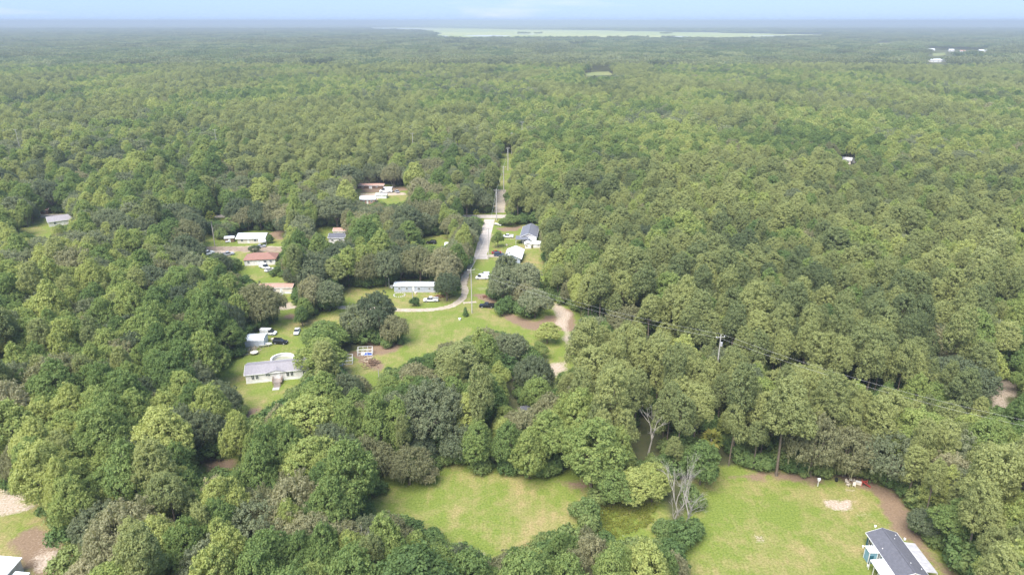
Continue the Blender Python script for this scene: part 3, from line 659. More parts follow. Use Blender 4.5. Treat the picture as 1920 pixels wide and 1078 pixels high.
ZONE = [
 ('in the woods beside the blue house', [(1640,700),(1960,690),(1960,1160),(1640,1160)]),
 ('in the woods near the white roofed yard', [(-60,800),(700,800),(960,1000),(960,1160),(-60,1160)]),
 ('in the strip between the two mown fields', [(960,880),(1360,880),(1360,1160),(960,1160)]),
 ('in the hedgerow between meadow and mown field', [(480,600),(1080,640),(1110,900),(440,900)]),
 ('in the wood across the sandy track from the meadow', [(1020,340),(1960,280),(1960,720),(1660,880),(1100,900),(1050,640)]),
 ('in the woods behind the white mobile home yard', [(-60,480),(480,500),(540,620),(440,900),(-60,820)]),
 ('among the houses along the paved road', [(340,380),(1050,380),(1050,640),(480,640),(340,500)]),
 ('in the woods beyond the crossing street', [(-60,100),(2000,100),(2000,480),(-60,480)]),
]
DESC = {'pine': 'olive green pine', 'oak': 'dark green oak', 'broad': 'bright green leafy tree', 'mossy': 'grey mossy oak', 'shrub': 'leafy understory shrub'}
PLUR = {'pine': 'pines', 'oak': 'oaks', 'broad': 'leafy trees', 'mossy': 'mossy oaks', 'shrub': 'shrubs'}
def zone_of(x, y, z):
    px, py = PX(np.array([x]), np.array([y]), np.array([z]))
    for n, p in ZONE:
        if in_poly(px, py, p)[0]: return n
    return 'at the edge of the woods'
rest = {k: [] for k in KIND}
for kd in KIND:
    if kd == 'shrub': lst = [(sx[i], sy[i], ssz[i], ssz[i] * 1.0) for i in bush]
    else: lst = [(cx[i], cy[i], swv[i], szv[i]) for i in near if KIND[ki[i]] == kd]
    if kd == 'shrub':      # the bushes that show: those with no crown standing in front of them
        occ = np.array([(cx[i], cy[i], rr[i], hh[i]) for i in near])
        vis = []
        for s in lst:
            d = np.hypot(occ[:, 0] - s[0] * (1 - 5 / s[1]), occ[:, 1] - (s[1] - 5)); vis.append(d.min() > 4.5)
        lst = [s for s, v in zip(lst, vis) if v] + [s for s, v in zip(lst, vis) if not v]
        key = lambda s: 0
    else: lst.sort(key=lambda s: s[1] ** 2 + s[0] ** 2)
    cnt = 0
    for j, (x, y, a, b) in enumerate(lst):
        px, py = PX(np.array([x]), np.array([y]), np.array([H_OF[kd] * 0.7 * b])); inside = -25 < px[0] < 1945 and py[0] < 1090
        rot = rng.uniform(0, 6.28); vi = int(rng.integers(NVAR[kd]))
        if inside and cnt < 290:
            z = zone_of(x, y, 8.0); cnt += 1
            ad = ('tall ' if b > 1.08 else 'low ' if b < 0.82 else '') + ('slender ' if a / b < 0.74 else 'spreading ' if a / b > 0.88 else '') if kd != 'shrub' else ('small ' if b < .75 else 'large ' if b > 1.2 else '')
            place_tree(kd, vi, x, y, rot, a, b, f'{ad}{DESC[kd]} {z}', f'{PLUR[kd]} {z}')
        else: rest[kd].append((x, y, rot, a, b, vi))
# ---- middle distance: trees still stand singly but far too many to count
MID_Y = 1500.0
stp = 6.1
gx_, gy_ = np.meshgrid(np.arange(-1350, 1350, stp), np.arange(NEAR_Y + 2, MID_Y, stp))
mx_ = (gx_ + rng.uniform(-2.9, 2.9, gx_.shape)).ravel(); my_ = (gy_ + rng.uniform(-2.9, 2.9, gx_.shape)).ravel()
k_ = np.abs(mx_) < my_ * 0.80 + 30; mx_, my_ = mx_[k_], my_[k_]
mk = kind_of(mx_, my_, rng); ms = rng.normal(0.95, 0.14, len(mx_)).clip(0.55, 1.3); mw = ms * rng.normal(0.84, 0.1, len(mx_)); ms = np.where(mk == 0, ms * 0.80, ms)
mh = np.array([H_OF[k] for k in KIND])[mk] * ms; mr = np.array([R_OF[k] for k in KIND])[mk] * mw
okm = ~hits_clearing(mx_, my_, mh, mr, np.full(len(mx_), 0.65)) & ~((mk == 1) & (rng.random(len(mx_)) < 0.45)) & ~((mk == 3) & (rng.random(len(mx_)) < 0.35))
for i in np.nonzero(okm)[0]:
    kd = KIND[mk[i]]; vi = int(rng.integers(4)) + NVAR[kd] if my_[i] > 560 else int(rng.integers(NVAR[kd]))
    rest[kd].append((mx_[i], my_[i], rng.uniform(0, 6.28), mw[i], ms[i], vi))
STN = {'pine': ('pine_woodland', 'dense pine woodland stretching away beyond the houses'), 'oak': ('oak_woodland', 'dark oak woodland mixed through the distant forest'),
       'broad': ('leafy_woodland', 'bright green leafy woodland stretching away beyond the houses'), 'mossy': ('mossy_oak_woodland', 'grey mossy oaks scattered through the distant forest'),
       'shrub': ('undergrowth', 'dense green undergrowth beneath the trees')}
for kd in KIND:
    a = np.array(rest[kd])
    scatter_tree(*STN[kd], 'undergrowth' if kd == 'shrub' else 'woodland', np.stack([a[:, 0], a[:, 1], 0 * a[:, 0]], 1), a[:, 2], a[:, 3:5], a[:, 5].astype(int), STUFF_COL[kd])
print('TREES near', len(near), 'bush', len(bush), {k: len(v) for k, v in rest.items()})

# ---- far forest: stands of many small trees
far_col = bpy.data.collections.new('far_stand_sources'); PT = 56.0
for pi in range(6):
    r = np.random.default_rng(900 + pi); pine = pi % 2 == 0
    Vs, Qs, Ts = [], [], []; nb = 0
    g = np.arange(-PT / 2, PT / 2, 6.5)
    for a in g:
        for b in g:
            if r.random() < 0.04: continue
            x, y = a + 3.2 + r.uniform(-3.0, 3.0), b + 3.2 + r.uniform(-3.0, 3.0); s = r.normal(1, 0.13); h = (16.5 if pine else 15.5) * s; e = (3.3 if pine else 4.2) * s
            lb = lobes_on([((x, y, h - e * 0.9), (e, e, e * (1.1 if pine else 0.85)))], 2.2, r, 0.8, -0.15)
            v_, q_, t_ = leaves_on(lb, 1.25, 5, r, jit=0.35)
            tv = 0.75 * r.random() + 0.25 * t_
            Vs.append(v_); Qs.append(q_ + nb); Ts.append(tv); nb += len(v_)
    me = np_mesh(f'far_stand_{pi}', np.vstack(Vs), np.vstack(Qs), ['far_pine' if pine else 'far_broad'], np.concatenate(Ts))
    o = bpy.data.objects.new(f'far_stand_{pi}', me); far_col.objects.link(o)
FAR_Y = 9000.0
fx_, fy_ = np.meshgrid(np.arange(-7300, 7300, PT), np.arange(MID_Y + PT / 2, FAR_Y, PT))
fx_, fy_ = fx_.ravel(), fy_.ravel(); k_ = np.abs(fx_) < fy_ * 0.79 + 60; fx_, fy_ = fx_[k_], fy_[k_]
fx_ = fx_ + rng.uniform(-9, 9, len(fx_)); fy_ = fy_ + rng.uniform(-9, 9, len(fx_))
okf = ~hits_clearing(fx_, fy_, np.full(len(fx_), 17.0), np.full(len(fx_), 26.0), np.full(len(fx_), 0.6)); fx_, fy_ = fx_[okf], fy_[okf]
pn = fbm(fx_ / 500 + 3, fy_ / 1100 + 7, 3); pick = 2 * rng.integers(0, 3, len(fx_)) + (rng.random(len(fx_)) > np.clip((pn - 0.36) * 4, 0.1, 0.95))
hs = np.clip(rng.normal(1.0, 0.10, len(fx_)) + (fbm(fx_ / 300, fy_ / 300) - 0.5) * 0.5, 0.7, 1.4)
isl = np.array([G(x, 66.3) for x in (978, 986, 1009, 1246, 1252)]); fx_, fy_ = np.append(fx_, isl[:, 0]), np.append(fy_, isl[:, 1]); pick = np.append(pick, [0, 2, 4, 2, 0]); hs = np.append(hs, np.ones(5))     # wooded islands in the marsh
scatter_tree('far_woodland', 'distant hazy forest reaching to the horizon', 'woodland', np.stack([fx_, fy_, 0 * fx_], 1), rng.integers(0, 4, len(fx_)) * math.pi / 2 + rng.normal(size=len(fx_)) * 0.1, np.stack([np.ones(len(fx_)) * 1.03, hs], 1), pick, far_col)
# beyond that the canopy is one uneven sheet
ys = np.concatenate([np.arange(FAR_Y - 60, 16000, 90), np.geomspace(16000, 52000, 60)]); us = np.linspace(-0.86, 0.86, 420)
HY, HU = np.meshgrid(ys, us, indexing='ij'); HX = HU * HY
HZ = 9 + 9 * fbm(HX / 160, HY / 160, 2) + rng.uniform(-2.5, 2.5, HX.shape) + np.clip((HY - 16000) / 36000, 0, 1) * 25 * fbm(HX / 5000, HY / 9000, 2)
qx, qy = PX(HX, HY, HZ); HM = in_poly(qx, qy, VIS['marsh'])
ii = (np.arange(len(ys) - 1)[:, None] * len(us) + np.arange(len(us) - 1)[None, :]); keep = ~(HM[:-1, :-1] | HM[1:, 1:]); ii = ii[keep]
me = np_mesh('horizon_forest', np.stack([HX.ravel(), HY.ravel(), HZ.ravel()], 1), np.stack([ii, ii + 1, ii + len(us) + 1, ii + len(us)], 1), ['far_pine'], rng.random(HX.size))
o = bpy.data.objects.new('horizon_forest', me); COL.objects.link(o); tag(o, 'flat blue forest along the horizon', 'woodland', kind='stuff')
# ------------------------------------------------------------------ things people built and parked
def prismx(mb, prof, x0, x1):
    n = len(prof)
    mb.add([(x0, y, z) for y, z in prof] + [(x1, y, z) for y, z in prof],
           [tuple(range(n - 1, -1, -1)), tuple(range(n, 2 * n))] + [(i, (i + 1) % n, (i + 1) % n + n, i + n) for i in range(n)])
    return mb
for n_, c_, r_ in (('white_siding', (0.74, 0.70, 0.68), .6), ('cream_siding', (0.66, 0.60, 0.52), .6), ('grey_siding', (0.42, 0.44, 0.50), .6), ('blue_grey_siding', (0.42, 0.46, 0.58), .6), ('teal_siding', (0.025, 0.10, 0.14), .6),
                   ('grey_shingle', (0.27, 0.25, 0.265), .9), ('dark_shingle', (0.115, 0.115, 0.135), .9), ('slate_shingle', (0.155, 0.16, 0.19), .9), ('red_shingle', (0.27, 0.145, 0.115), .9), ('pink_roof', (0.40, 0.24, 0.19), .85),
                   ('white_metal', (0.70, 0.72, 0.74), .4), ('silver_metal', (0.52, 0.55, 0.60), .4), ('dull_metal', (0.42, 0.41, 0.42), .55), ('glass', (0.03, 0.035, 0.045), .12), ('white_paint', (0.75, 0.74, 0.72), .5), ('trim_white', (0.78, 0.77, 0.75), .5),
                   ('grey_wood', (0.30, 0.25, 0.22), .9), ('brown_wood', (0.19, 0.12, 0.08), .9), ('pale_wood', (0.46, 0.38, 0.28), .9), ('pole_wood', (0.46, 0.43, 0.39), .9), ('concrete', (0.42, 0.40, 0.37), .9), ('car_white', (0.72, 0.72, 0.72), .25), ('car_black', (0.012, 0.013, 0.016), .22),
                   ('car_red', (0.28, 0.035, 0.03), .3), ('car_silver', (0.36, 0.37, 0.40), .25), ('car_blue', (0.05, 0.07, 0.12), .3), ('rubber', (0.015, 0.015, 0.015), .8), ('rim', (0.35, 0.35, 0.36), .35), ('lamp_red', (0.35, 0.02, 0.02), .3), ('lamp_clear', (0.7, 0.7, 0.68), .2),
                   ('blue_tarp', (0.06, 0.13, 0.42), .5), ('blue_plastic', (0.10, 0.28, 0.55), .5), ('red_plastic', (0.42, 0.06, 0.05), .5), ('black_plastic', (0.015, 0.015, 0.015), .6), ('pool_floor', (0.30, 0.30, 0.22), .4), ('white_vinyl', (0.74, 0.73, 0.72), .5), ('rust', (0.17, 0.075, 0.05), .9), ('cream_plastic', (0.68, 0.60, 0.50), .6), ('wire_metal', (0.55, 0.54, 0.52), .5), ('teal_trim', (0.20, 0.36, 0.44), .6)):
    mat(n_, c_, r_, 0.10 if 'car' in n_ else 0.14, 2.0 if 'shingle' in n_ else 1.2)

def window(root, at, size, axis, frame='trim_white'):
    """axis: outward direction f b l r; frame is a part of the house, the glass its sub-part"""
    x, y, z = at; w, h = size; s = {'f': (0, -1), 'b': (0, 1), 'l': (-1, 0), 'r': (1, 0)}[axis]
    d = (w, 0.10, h) if s[0] == 0 else (0.10, w, h)
    f = MB().box((x + s[0] * 0.05, y + s[1] * 0.05, z), d)
    if s[0] == 0: f.box((x, y + s[1] * 0.115, z), (0.07, 0.05, h * 0.96))
    fo = f.build('window', frame, root)
    d2 = (w - 0.24, 0.06, h - 0.24) if s[0] == 0 else (0.06, w - 0.24, h - 0.24)
    MB().box((x + s[0] * 0.085, y + s[1] * 0.085, z), d2).build('pane', 'glass', fo)
def door(root, at, size, axis, m='trim_white'):
    x, y, z = at; w, h = size; s = {'f': (0, -1), 'b': (0, 1), 'l': (-1, 0), 'r': (1, 0)}[axis]
    o = MB().box((x + s[0] * 0.05, y + s[1] * 0.05, z + h / 2), (w, 0.1, h) if s[0] == 0 else (0.1, w, h)).build('door', m, root)
    MB().box((x + s[0] * 0.13 + (0.35 * w if s[0] == 0 else 0), y + s[1] * 0.13 + (0.35 * w if s[0] else 0), z + h * .48), (.08, .08, .08)).build('handle', 'rim', o)
def house(name, label, cat, c, rz, L, Wd, h, rise, wall, roof, oh=0.4, seams=0.0, wins=(), doors=(), hip=0.0, skirt=None, trim='trim_white', group=None):
    """ridge along local x, front is -y; origin at the middle of the base"""
    t = thing(name, label, cat, (*c, 0.0), rz, group)
    a, b = L / 2, Wd / 2; sl = rise / b
    wm = MB()
    if hip: wm.box((0, 0, h / 2 - 0.05), (L, Wd, h + 0.1))
    else: prismx(wm, [(-b, -0.1), (b, -0.1), (b, h), (0, h + rise - 0.02), (-b, h)], -a, a)
    wm.build('wall', wall, t)
    if skirt: MB().box((0, 0, 0.3), (L + 0.08, Wd + 0.08, 0.6)).build('skirting', skirt, t)
    rm = MB(); ez = h - oh * sl; th = 0.16
    if hip:
        A = a + oh; B = b + oh; q = a - hip; zt = h + rise
        rm.add([(-A, -B, ez), (A, -B, ez), (A, B, ez), (-A, B, ez), (-q, 0, zt), (q, 0, zt), (-A, -B, ez + th), (A, -B, ez + th), (A, B, ez + th), (-A, B, ez + th), (-q, 0, zt + th), (q, 0, zt + th)],
               [(6, 7, 11, 10), (7, 8, 11), (8, 9, 10, 11), (9, 6, 10), (0, 1, 7, 6), (1, 2, 8, 7), (2, 3, 9, 8), (3, 0, 6, 9), (3, 2, 1, 0)])
    else:
        B = b + oh; prismx(rm, [(-B, ez), (0, h + rise), (B, ez), (B, ez + th), (0, h + rise + th), (-B, ez + th)], -a - oh, a + oh)
        if seams:
            x = -a - oh + seams / 2
            while x < a + oh:
                for s in (-1, 1): prismx(rm, [(s * B, ez + th), (s * 0.05, h + rise + th - 0.05 * sl), (s * 0.05, h + rise + th + 0.06), (s * B, ez + th + 0.06)][::s], x - 0.03, x + 0.03)
                x += seams
    ro = rm.build('roof', roof, t)
    if not seams and not hip: MB().box((0, 0, h + rise + th + 0.02), (L + 2 * oh, 0.32, 0.07)).build('ridge_cap', roof, ro)
    if not hip:      # fascia boards on the gable ends and eaves
        fm = MB()
        for s in (-1, 1):
            fm.box((0, s * (B + 0.03), ez + 0.06), (L + 2 * oh, 0.06, 0.22))
            for x in (-a - oh - 0.03, a + oh + 0.03): prismx(fm, [(s * B, ez - 0.04), (0, h + rise - 0.04), (0, h + rise + th), (s * B, ez + th)][::-s], x - 0.03, x + 0.03)
        fm.build('fascia', trim, ro)
    for side, p, z, w, hh in wins: window(t, {'f': (p, -b, z), 'b': (p, b, z), 'l': (-a, p, z), 'r': (a, p, z)}[side], (w, hh), side, trim)
    for side, p, z, w, hh in doors: door(t, {'f': (p, -b, z), 'b': (p, b, z), 'l': (-a, p, z), 'r': (a, p, z)}[side], (w, hh), side)
    return t
def front(A, B, Wd):
    """middle, turn and length of a building from the world positions of its two front corners"""
    dx, dy = B[0] - A[0], B[1] - A[1]; L = math.hypot(dx, dy); rz = math.atan2(dy, dx); n = (-dy / L, dx / L)
    return ((A[0] + B[0]) / 2 + n[0] * Wd / 2, (A[1] + B[1]) / 2 + n[1] * Wd / 2), rz, L

# --- white mobile home with the grey roof
c, rz, L = front((-78.6, 178.0), (-61.2, 181.8), 7.4)
t = house('mobile_home', 'long white mobile home with a grey shingle roof and front deck', 'mobile home', c, rz, L, 7.4, 3.0, 1.25, 'white_siding', 'grey_shingle', 0.35,
          wins=[('f', -6.9, 1.95, 0.95, 1.5), ('f', -5.7, 1.95, 0.95, 1.5), ('f', -2.6, 2.2, 1.5, 0.6), ('f', 3.0, 1.95, 0.95, 1.5), ('f', 4.2, 1.95, 0.95, 1.5), ('f', 7.7, 1.95, 0.9, 1.5), ('l', 1.5, 1.95, .9, 1.2), ('b', 3, 1.9, 1.2, 1.2)], doors=[('f', 0.4, 0.75, 0.95, 2.05)], skirt='trim_white')
pm = MB(); pm.add([(-3.0, -4.06, 2.84), (2.6, -4.06, 2.84), (-0.2, -4.06, 3.62), (-0.2, -1.9, 3.72)], [(0, 1, 2), (1, 3, 2), (3, 0, 2), (0, 3, 1)]); pm.build('front_gable', 'white_siding', t)
rg = MB(); rg.add([(-3.3, -4.2, 2.93), (-0.2, -4.2, 3.80), (-0.2, -1.7, 3.9), (-3.3, -4.2, 2.83), (-0.2, -4.2, 3.7), (-0.2, -1.7, 3.8), (2.9, -4.2, 2.93), (2.9, -4.2, 2.83)], [(0, 1, 2), (3, 0, 1, 4), (5, 4, 3), (1, 6, 2), (1, 6, 7, 4), (5, 7, 4)]); rg.build('porch_roof', 'grey_shingle', t)
x0, y0 = c; co, si = math.cos(rz), math.sin(rz)
loc = lambda x, y: (x0 + x * co - y * si, y0 + x * si + y * co)
d = thing('front_deck', 'weathered grey wooden deck and steps on the white mobile home', 'deck', (*loc(0.1, -5.2), 0), rz)
for i in range(7): MB().box((0, 1.25 - i * 0.36, 0.80), (2.7, 0.33, 0.06)).build('plank', 'grey_wood', d)
for i in range(4): MB().box((0, -1.35 - i * 0.42, 0.62 - i * 0.18), (1.9, 0.40, 0.10)).build('step', 'grey_wood', d)
for sx in (-1, 1):
    for yy in (1.2, 0.1, -1.05): MB().box((sx * 1.3, yy, 0.95), (0.1, 0.1, 1.9)).build('post', 'brown_wood', d)
    MB().box((sx * 1.3, 0.08, 1.78), (0.12, 2.5, 0.1)).box((sx * 1.3, 0.08, 1.3), (0.06, 2.4, 0.06)).build('rail', 'brown_wood', d)
    MB().tube([(sx * 1.0, -1.1, 1.75), (sx * 1.0, -2.9, 0.9)], 0.05, 5).build('handrail', 'brown_wood', d)
tag(MB().box((*loc(-0.1, -8.6), 0.04), (1.9, 1.6, 0.09), rz).build('paving_slab', 'concrete'), 'pale concrete slab at the foot of the deck steps', 'slab')
# --- round pool behind it
px, py = G(530.5, 678); t = thing('above_ground_pool', 'round white above ground pool behind the grey roof', 'pool', (px, py, 0)); n = 40; ro, ri = 3.55, 3.3
wmb = MB(); rings = [[(r * math.cos(6.2832 * k / n), r * math.sin(6.2832 * k / n), z) for k in range(n)] for r, z in ((ro, 0), (ro, 1.28), (ri, 1.28), (ri, 0.12))]
wmb.loft(rings, cap=False); wmb.build('wall', 'white_vinyl', t)
wmb = MB(); wmb.loft([[(r * math.cos(6.2832 * k / n), r * math.sin(6.2832 * k / n), z) for k in range(n)] for r, z in ((ro + .12, 1.26), (ro + .12, 1.34), (ri - .12, 1.34), (ri - .12, 1.26))], cap=False); wmb.build('rim', 'trim_white', t)
MB().add([(3.32 * math.cos(6.2832 * k / n), 3.32 * math.sin(6.2832 * k / n), 0.28) for k in range(n)], [tuple(range(n))]).build('liner_floor', 'pool_floor', t)
d = thing('pool_deck', 'bleached wooden platform between the pool and mobile home', 'deck', (px - 0.6, py - 4.6, 0), rz)
for i in range(12): MB().box((-2.2 + i * 0.4, 0.4, 1.12), (0.37, 2.3, 0.06)).build('plank', 'grey_wood', d)
for sx in (-2.2, 0, 2.2):
    for sy in (-0.6, 1.4): MB().box((sx, sy, 0.54), (0.1, 0.1, 1.08)).build('post', 'grey_wood', d)
tag(MB().tube([(*G(553, 677), 0), (*G(553, 677), 0.8)], [0.28, 0.25], 10).build('pool_pump', 'black_plastic'), 'small dark pump tank beside the pool', 'pump')
# --- white carport shed
A = G(459.5, 651); t = thing('metal_shed', 'white ribbed metal shed with a rounded roof in the yard', 'shed', (A[0] + 3.1, A[1] + 2.6, 0), R(2))
prof = [(-2.4, 0), (2.4, 0), (2.4, 2.3), (1.9, 2.75), (0, 3.15), (-1.9, 2.75), (-2.4, 2.3)]
prismx(MB(), [(-2.38, 0), (2.38, 0), (2.38, 2.28), (1.9, 2.7), (0, 3.1), (-1.9, 2.7), (-2.38, 2.28)], -3.0, 2.98).build('wall', 'silver_metal', t)
rp = [(2.45, 2.25), (1.95, 2.8), (0, 3.2), (-1.95, 2.8), (-2.45, 2.25)]
prismx(MB(), rp + [(y * 1.03, z + 0.06) for y, z in rp[::-1]], -3.15, 3.15).build('roof', 'white_metal', t)
for i in range(5): MB().box((0, -2.42, 0.25 + i * 0.44), (5.9, 0.06, 0.40)).build('panel', 'silver_metal', t)
MB().box((3.02, 0.2, 1.15), (0.06, 3.2, 2.3)).build('roll_door', 'white_paint', t)
for sx in (-2.95, 2.95): MB().box((sx, -2.46, 1.12), (0.12, 0.06, 2.25)).build('corner_post', 'trim_white', t)

# --- vehicles
def loft_body(secs, m, name, parent):
    """secs: (x, half width low, half width high, z low, z high)"""
    rings = [[(x, -wl, zl), (x, -wl * 1.0, zl + (zh - zl) * .55), (x, -wh, zh), (x, wh, zh), (x, wl * 1.0, zl + (zh - zl) * .55), (x, wl, zl)] for x, wl, wh, zl, zh in secs]
    return MB().loft(rings).build(name, m, parent)
def vehicle(kind, label, px, py, rz, paint, group=None, xy=None, scale=1.0):
    p = xy or G(px, py); names = {'sedan': 'parked_car', 'suv': 'parked_car', 'pickup': 'pickup_truck', 'van': 'parked_van'}
    t = thing(names[kind], label, {'pickup': 'pickup truck', 'van': 'van'}.get(kind, 'car'), (*p, 0), rz, group); t.scale = (scale,) * 3
    if kind == 'sedan': Lb, w, body, cab, ax = 4.7, .90, [(-2.35, .78, .70, .45, .80), (-2.2, .88, .78, .32, .98), (-1.1, .90, .80, .28, 1.0), (.9, .90, .80, .28, .97), (2.0, .86, .74, .30, .82), (2.35, .74, .66, .40, .66)], [(-1.75, .76, .60, .98, 1.0), (-1.0, .78, .60, .98, 1.42), (.15, .78, .60, .96, 1.44), (1.05, .76, .62, .95, .97)], (1.45, -1.4)
    elif kind == 'suv': Lb, w, body, cab, ax = 4.8, .95, [(-2.4, .86, .80, .50, 1.05), (-2.3, .94, .86, .36, 1.12), (.8, .95, .86, .34, 1.1), (2.1, .92, .82, .36, 1.0), (2.4, .82, .74, .45, .82)], [(-2.35, .84, .74, 1.10, 1.14), (-2.1, .86, .70, 1.10, 1.74), (.2, .86, .70, 1.08, 1.76), (1.1, .84, .74, 1.07, 1.1)], (1.5, -1.45)
    elif kind == 'van': Lb, w, body, cab, ax = 5.4, 1.0, [(-2.7, .95, .90, .40, 1.15), (1.5, 1.0, .94, .36, 1.15), (2.4, .96, .86, .38, 1.0), (2.7, .86, .78, .46, .8)], [(-2.68, .93, .82, 1.14, 2.1), (.9, .94, .82, 1.14, 2.12), (1.9, .90, .82, 1.1, 1.18)], (1.75, -1.6)
    else: Lb, w, body, cab, ax = 5.7, .98, [(-2.85, .92, .90, .55, 1.0), (-2.75, .98, .94, .45, 1.02), (1.3, .98, .90, .42, 1.08), (2.6, .95, .86, .42, 1.04), (2.85, .86, .80, .5, .85)], [(-.75, .88, .74, 1.06, 1.1), (-.55, .9, .72, 1.06, 1.80), (.6, .9, .72, 1.06, 1.82), (1.45, .88, .76, 1.06, 1.1)], (1.75, -1.75)
    bo = loft_body(body, paint, 'body', t)
    gl = loft_body(cab, 'glass', 'windows', t)
    ro = [s for s in cab if s[4] > 1.3]; x0_, x1_ = ro[0][0], ro[-1][0]; wr = ro[0][2] + .03; zr = ro[0][4]
    MB().box(((x0_ + x1_) / 2, 0, zr + .03), (x1_ - x0_ + .1, wr * 2, .07)).build('roof', paint, t)
    pl = MB()
    for s in (-1, 1):
        for xx in ((x0_ + x1_) / 2,) if kind != 'van' else ((x0_ * .7 + x1_ * .3), (x0_ * .3 + x1_ * .7)): pl.tube([(xx, s * (cab[1][1] + .01), cab[1][3]), (xx, s * (wr - .01), zr)], .06, 4)
    pl.build('pillars', paint, t)
    if kind == 'van':
        for s in (-1, 1): MB().box((-1.1, s * .90, 1.62), (2.9, .14, .8)).build('side_panel', paint, t)
    if kind == 'pickup':
        MB().box((-1.8, 0, 1.03), (1.85, 1.6, .04)).build('bed_floor', 'rubber', t)
        b_ = MB()
        for s in (-1, 1): b_.box((-1.8, s * .9, 1.22), (2.0, .10, .40))
        b_.box((-2.79, 0, 1.22), (.10, 1.86, .42)); b_.build('bed_sides', paint, t)
    for xx in ax:
        for s in (-1, 1):
            r_ = .34 if kind in ('sedan',) else .38
            wh = MB().tube([(xx, s * (w - .22), r_), (xx, s * (w + .03), r_)], r_, 14).build('wheel', 'rubber', t)
            MB().tube([(xx, s * (w + .0), r_), (xx, s * (w + .05), r_)], r_ * .6, 10).build('rim', 'rim', wh)
    fx = Lb / 2
    for s in (-1, 1):
        MB().box((fx - .12, s * .6, .68 if kind == 'sedan' else .82), (.18, .32, .16)).build('headlight', 'lamp_clear', t)
        MB().box((-fx + .08, s * .72, .84), (.14, .22, .2)).build('tail_light', 'lamp_red', t)
    MB().box((fx - .02, 0, .5), (.16, w * 1.7, .2)).box((-fx + .02, 0, .52), (.14, w * 1.7, .2)).build('bumper', 'rubber' if paint == 'car_black' else 'car_silver', t)
    return t
vehicle('sedan', 'white sedan parked alone on the mobile home lawn', 557, 624, R(-82), 'car_white')
vehicle('suv', 'black car parked beside the white metal shed', 526, 644, R(-6), 'car_black')
vehicle('van', 'white van with its back under the trees behind the shed', 504, 627, R(-4), 'car_white')
vehicle('pickup', 'white pickup by the junk pile at the grey trailer', 808, 565, R(183), 'car_white')
vehicle('pickup', 'black pickup truck on the grass under the big oaks', 913, 576, R(176), 'car_black')
vehicle('van', 'white van parked on the grass beside the sandy track', 904, 523, R(178), 'car_white')
vehicle('suv', 'white car tucked behind the white van', 908, 518, R(184), 'car_white')
vehicle('suv', 'dark grey car in front of the white roofed house', 936, 480, R(4), 'car_blue')
vehicle('sedan', 'red car beside the dark grey car', 931, 475.5, R(10), 'car_red')
vehicle('pickup', 'white pickup on the drive of the slate roofed house', 952, 445.5, R(176), 'car_white')
vehicle('sedan', 'silver car on the dirt lane', 489, 464, R(30), 'car_silver')
vehicle('sedan', 'white car beside the silver roofed house', 426, 453, R(-65), 'car_white')
vehicle('suv', 'dark car half hidden beside the silver roofed house', 434, 446, R(40), 'car_black')
vehicle('van', 'white motor van in the far sandy lot', 724, 361, R(182), 'car_white', scale=1.5)
vehicle('sedan', 'pale car next to the white motor van', 744, 361, R(120), 'car_silver', scale=1.15)
vehicle('suv', 'black car at the small white shed', 809, 457, R(170), 'car_black')
vehicle('suv', 'white car at the edge of the dirt lane', 390, 478, R(60), 'car_white', scale=1.25)

vehicle('van', 'white van in front of the red roofed house', 496, 503, R(-35), 'car_white')
vehicle('sedan', 'white car nosing toward the red roofed house', 506, 508, R(60), 'car_white')
vehicle('pickup', 'silver pickup on the bare lot by the dirt lane', 427, 479, R(35), 'car_silver')

# --- other houses
A, B = (-46.6, 251.2), (-29.4, 250.9)
c, rz, L = front(A, B, 4.4)
house('house_trailer', 'long grey metal house trailer behind the sandy track', 'trailer', c, rz, L, 4.4, 2.75, 0.55, 'grey_siding', 'silver_metal', 0.2, seams=1.1,
      wins=[('f', -6.5, 1.7, 1.0, 1.0), ('f', -3.6, 1.7, 1.0, 1.0), ('f', 1.2, 1.7, 1.2, 1.0), ('f', 5.4, 1.7, 1.0, 1.0)], doors=[('f', -1.0, 0.6, .9, 2.0)], skirt='dull_metal')
c, rz, L = front((-2.9, 286.2), (3.7, 285.8), 12.2)   # gable end faces the photographer
mid = ((-2.9 + 3.7) / 2 + 0.7, 286 + 6.1)
house('white_roofed_house', 'blue grey house with a bright white metal gable roof', 'house', mid, R(90 - 6.5), 12.2, 6.4, 2.6, 1.35, 'blue_grey_siding', 'white_metal', 0.75, seams=1.0,
      wins=[('l', -1.4, 1.6, 1.1, 1.2), ('l', 1.4, 1.6, 1.1, 1.2), ('f', 2, 1.6, 1.1, 1.1), ('f', -3, 1.6, 1.1, 1.1), ('b', 2, 1.6, 1.1, 1.1)], doors=[('b', -1.5, 0.1, 1, 2)])
house('slate_roofed_house', 'white house with a dark slate grey roof beside the wood', 'house', (8.8, 325.2), R(90 - 6), 17.0, 7.4, 2.9, 1.6, 'white_siding', 'slate_shingle', 0.5,
      wins=[('l', -1.6, 1.7, 1.2, 1.3), ('l', 1.7, 1.7, 1.2, 1.3), ('b', 2, 1.7, 1.2, 1.2), ('b', -4, 1.7, 1.2, 1.2)], doors=[('b', 5, .1, 1, 2)])
t = thing('carport', 'low slate grey carport in front of the slate roofed house', 'carport', (5.4, 315.6, 0), R(-3))
MB().add([(-3.6, -2.4, 2.35), (3.6, -2.4, 2.35), (3.6, 2.4, 2.85), (-3.6, 2.4, 2.85), (-3.6, -2.4, 2.48), (3.6, -2.4, 2.48), (3.6, 2.4, 2.98), (-3.6, 2.4, 2.98)], [(3, 2, 1, 0), (4, 5, 6, 7), (0, 1, 5, 4), (1, 2, 6, 5), (2, 3, 7, 6), (3, 0, 4, 7)]).build('roof', 'slate_shingle', t)
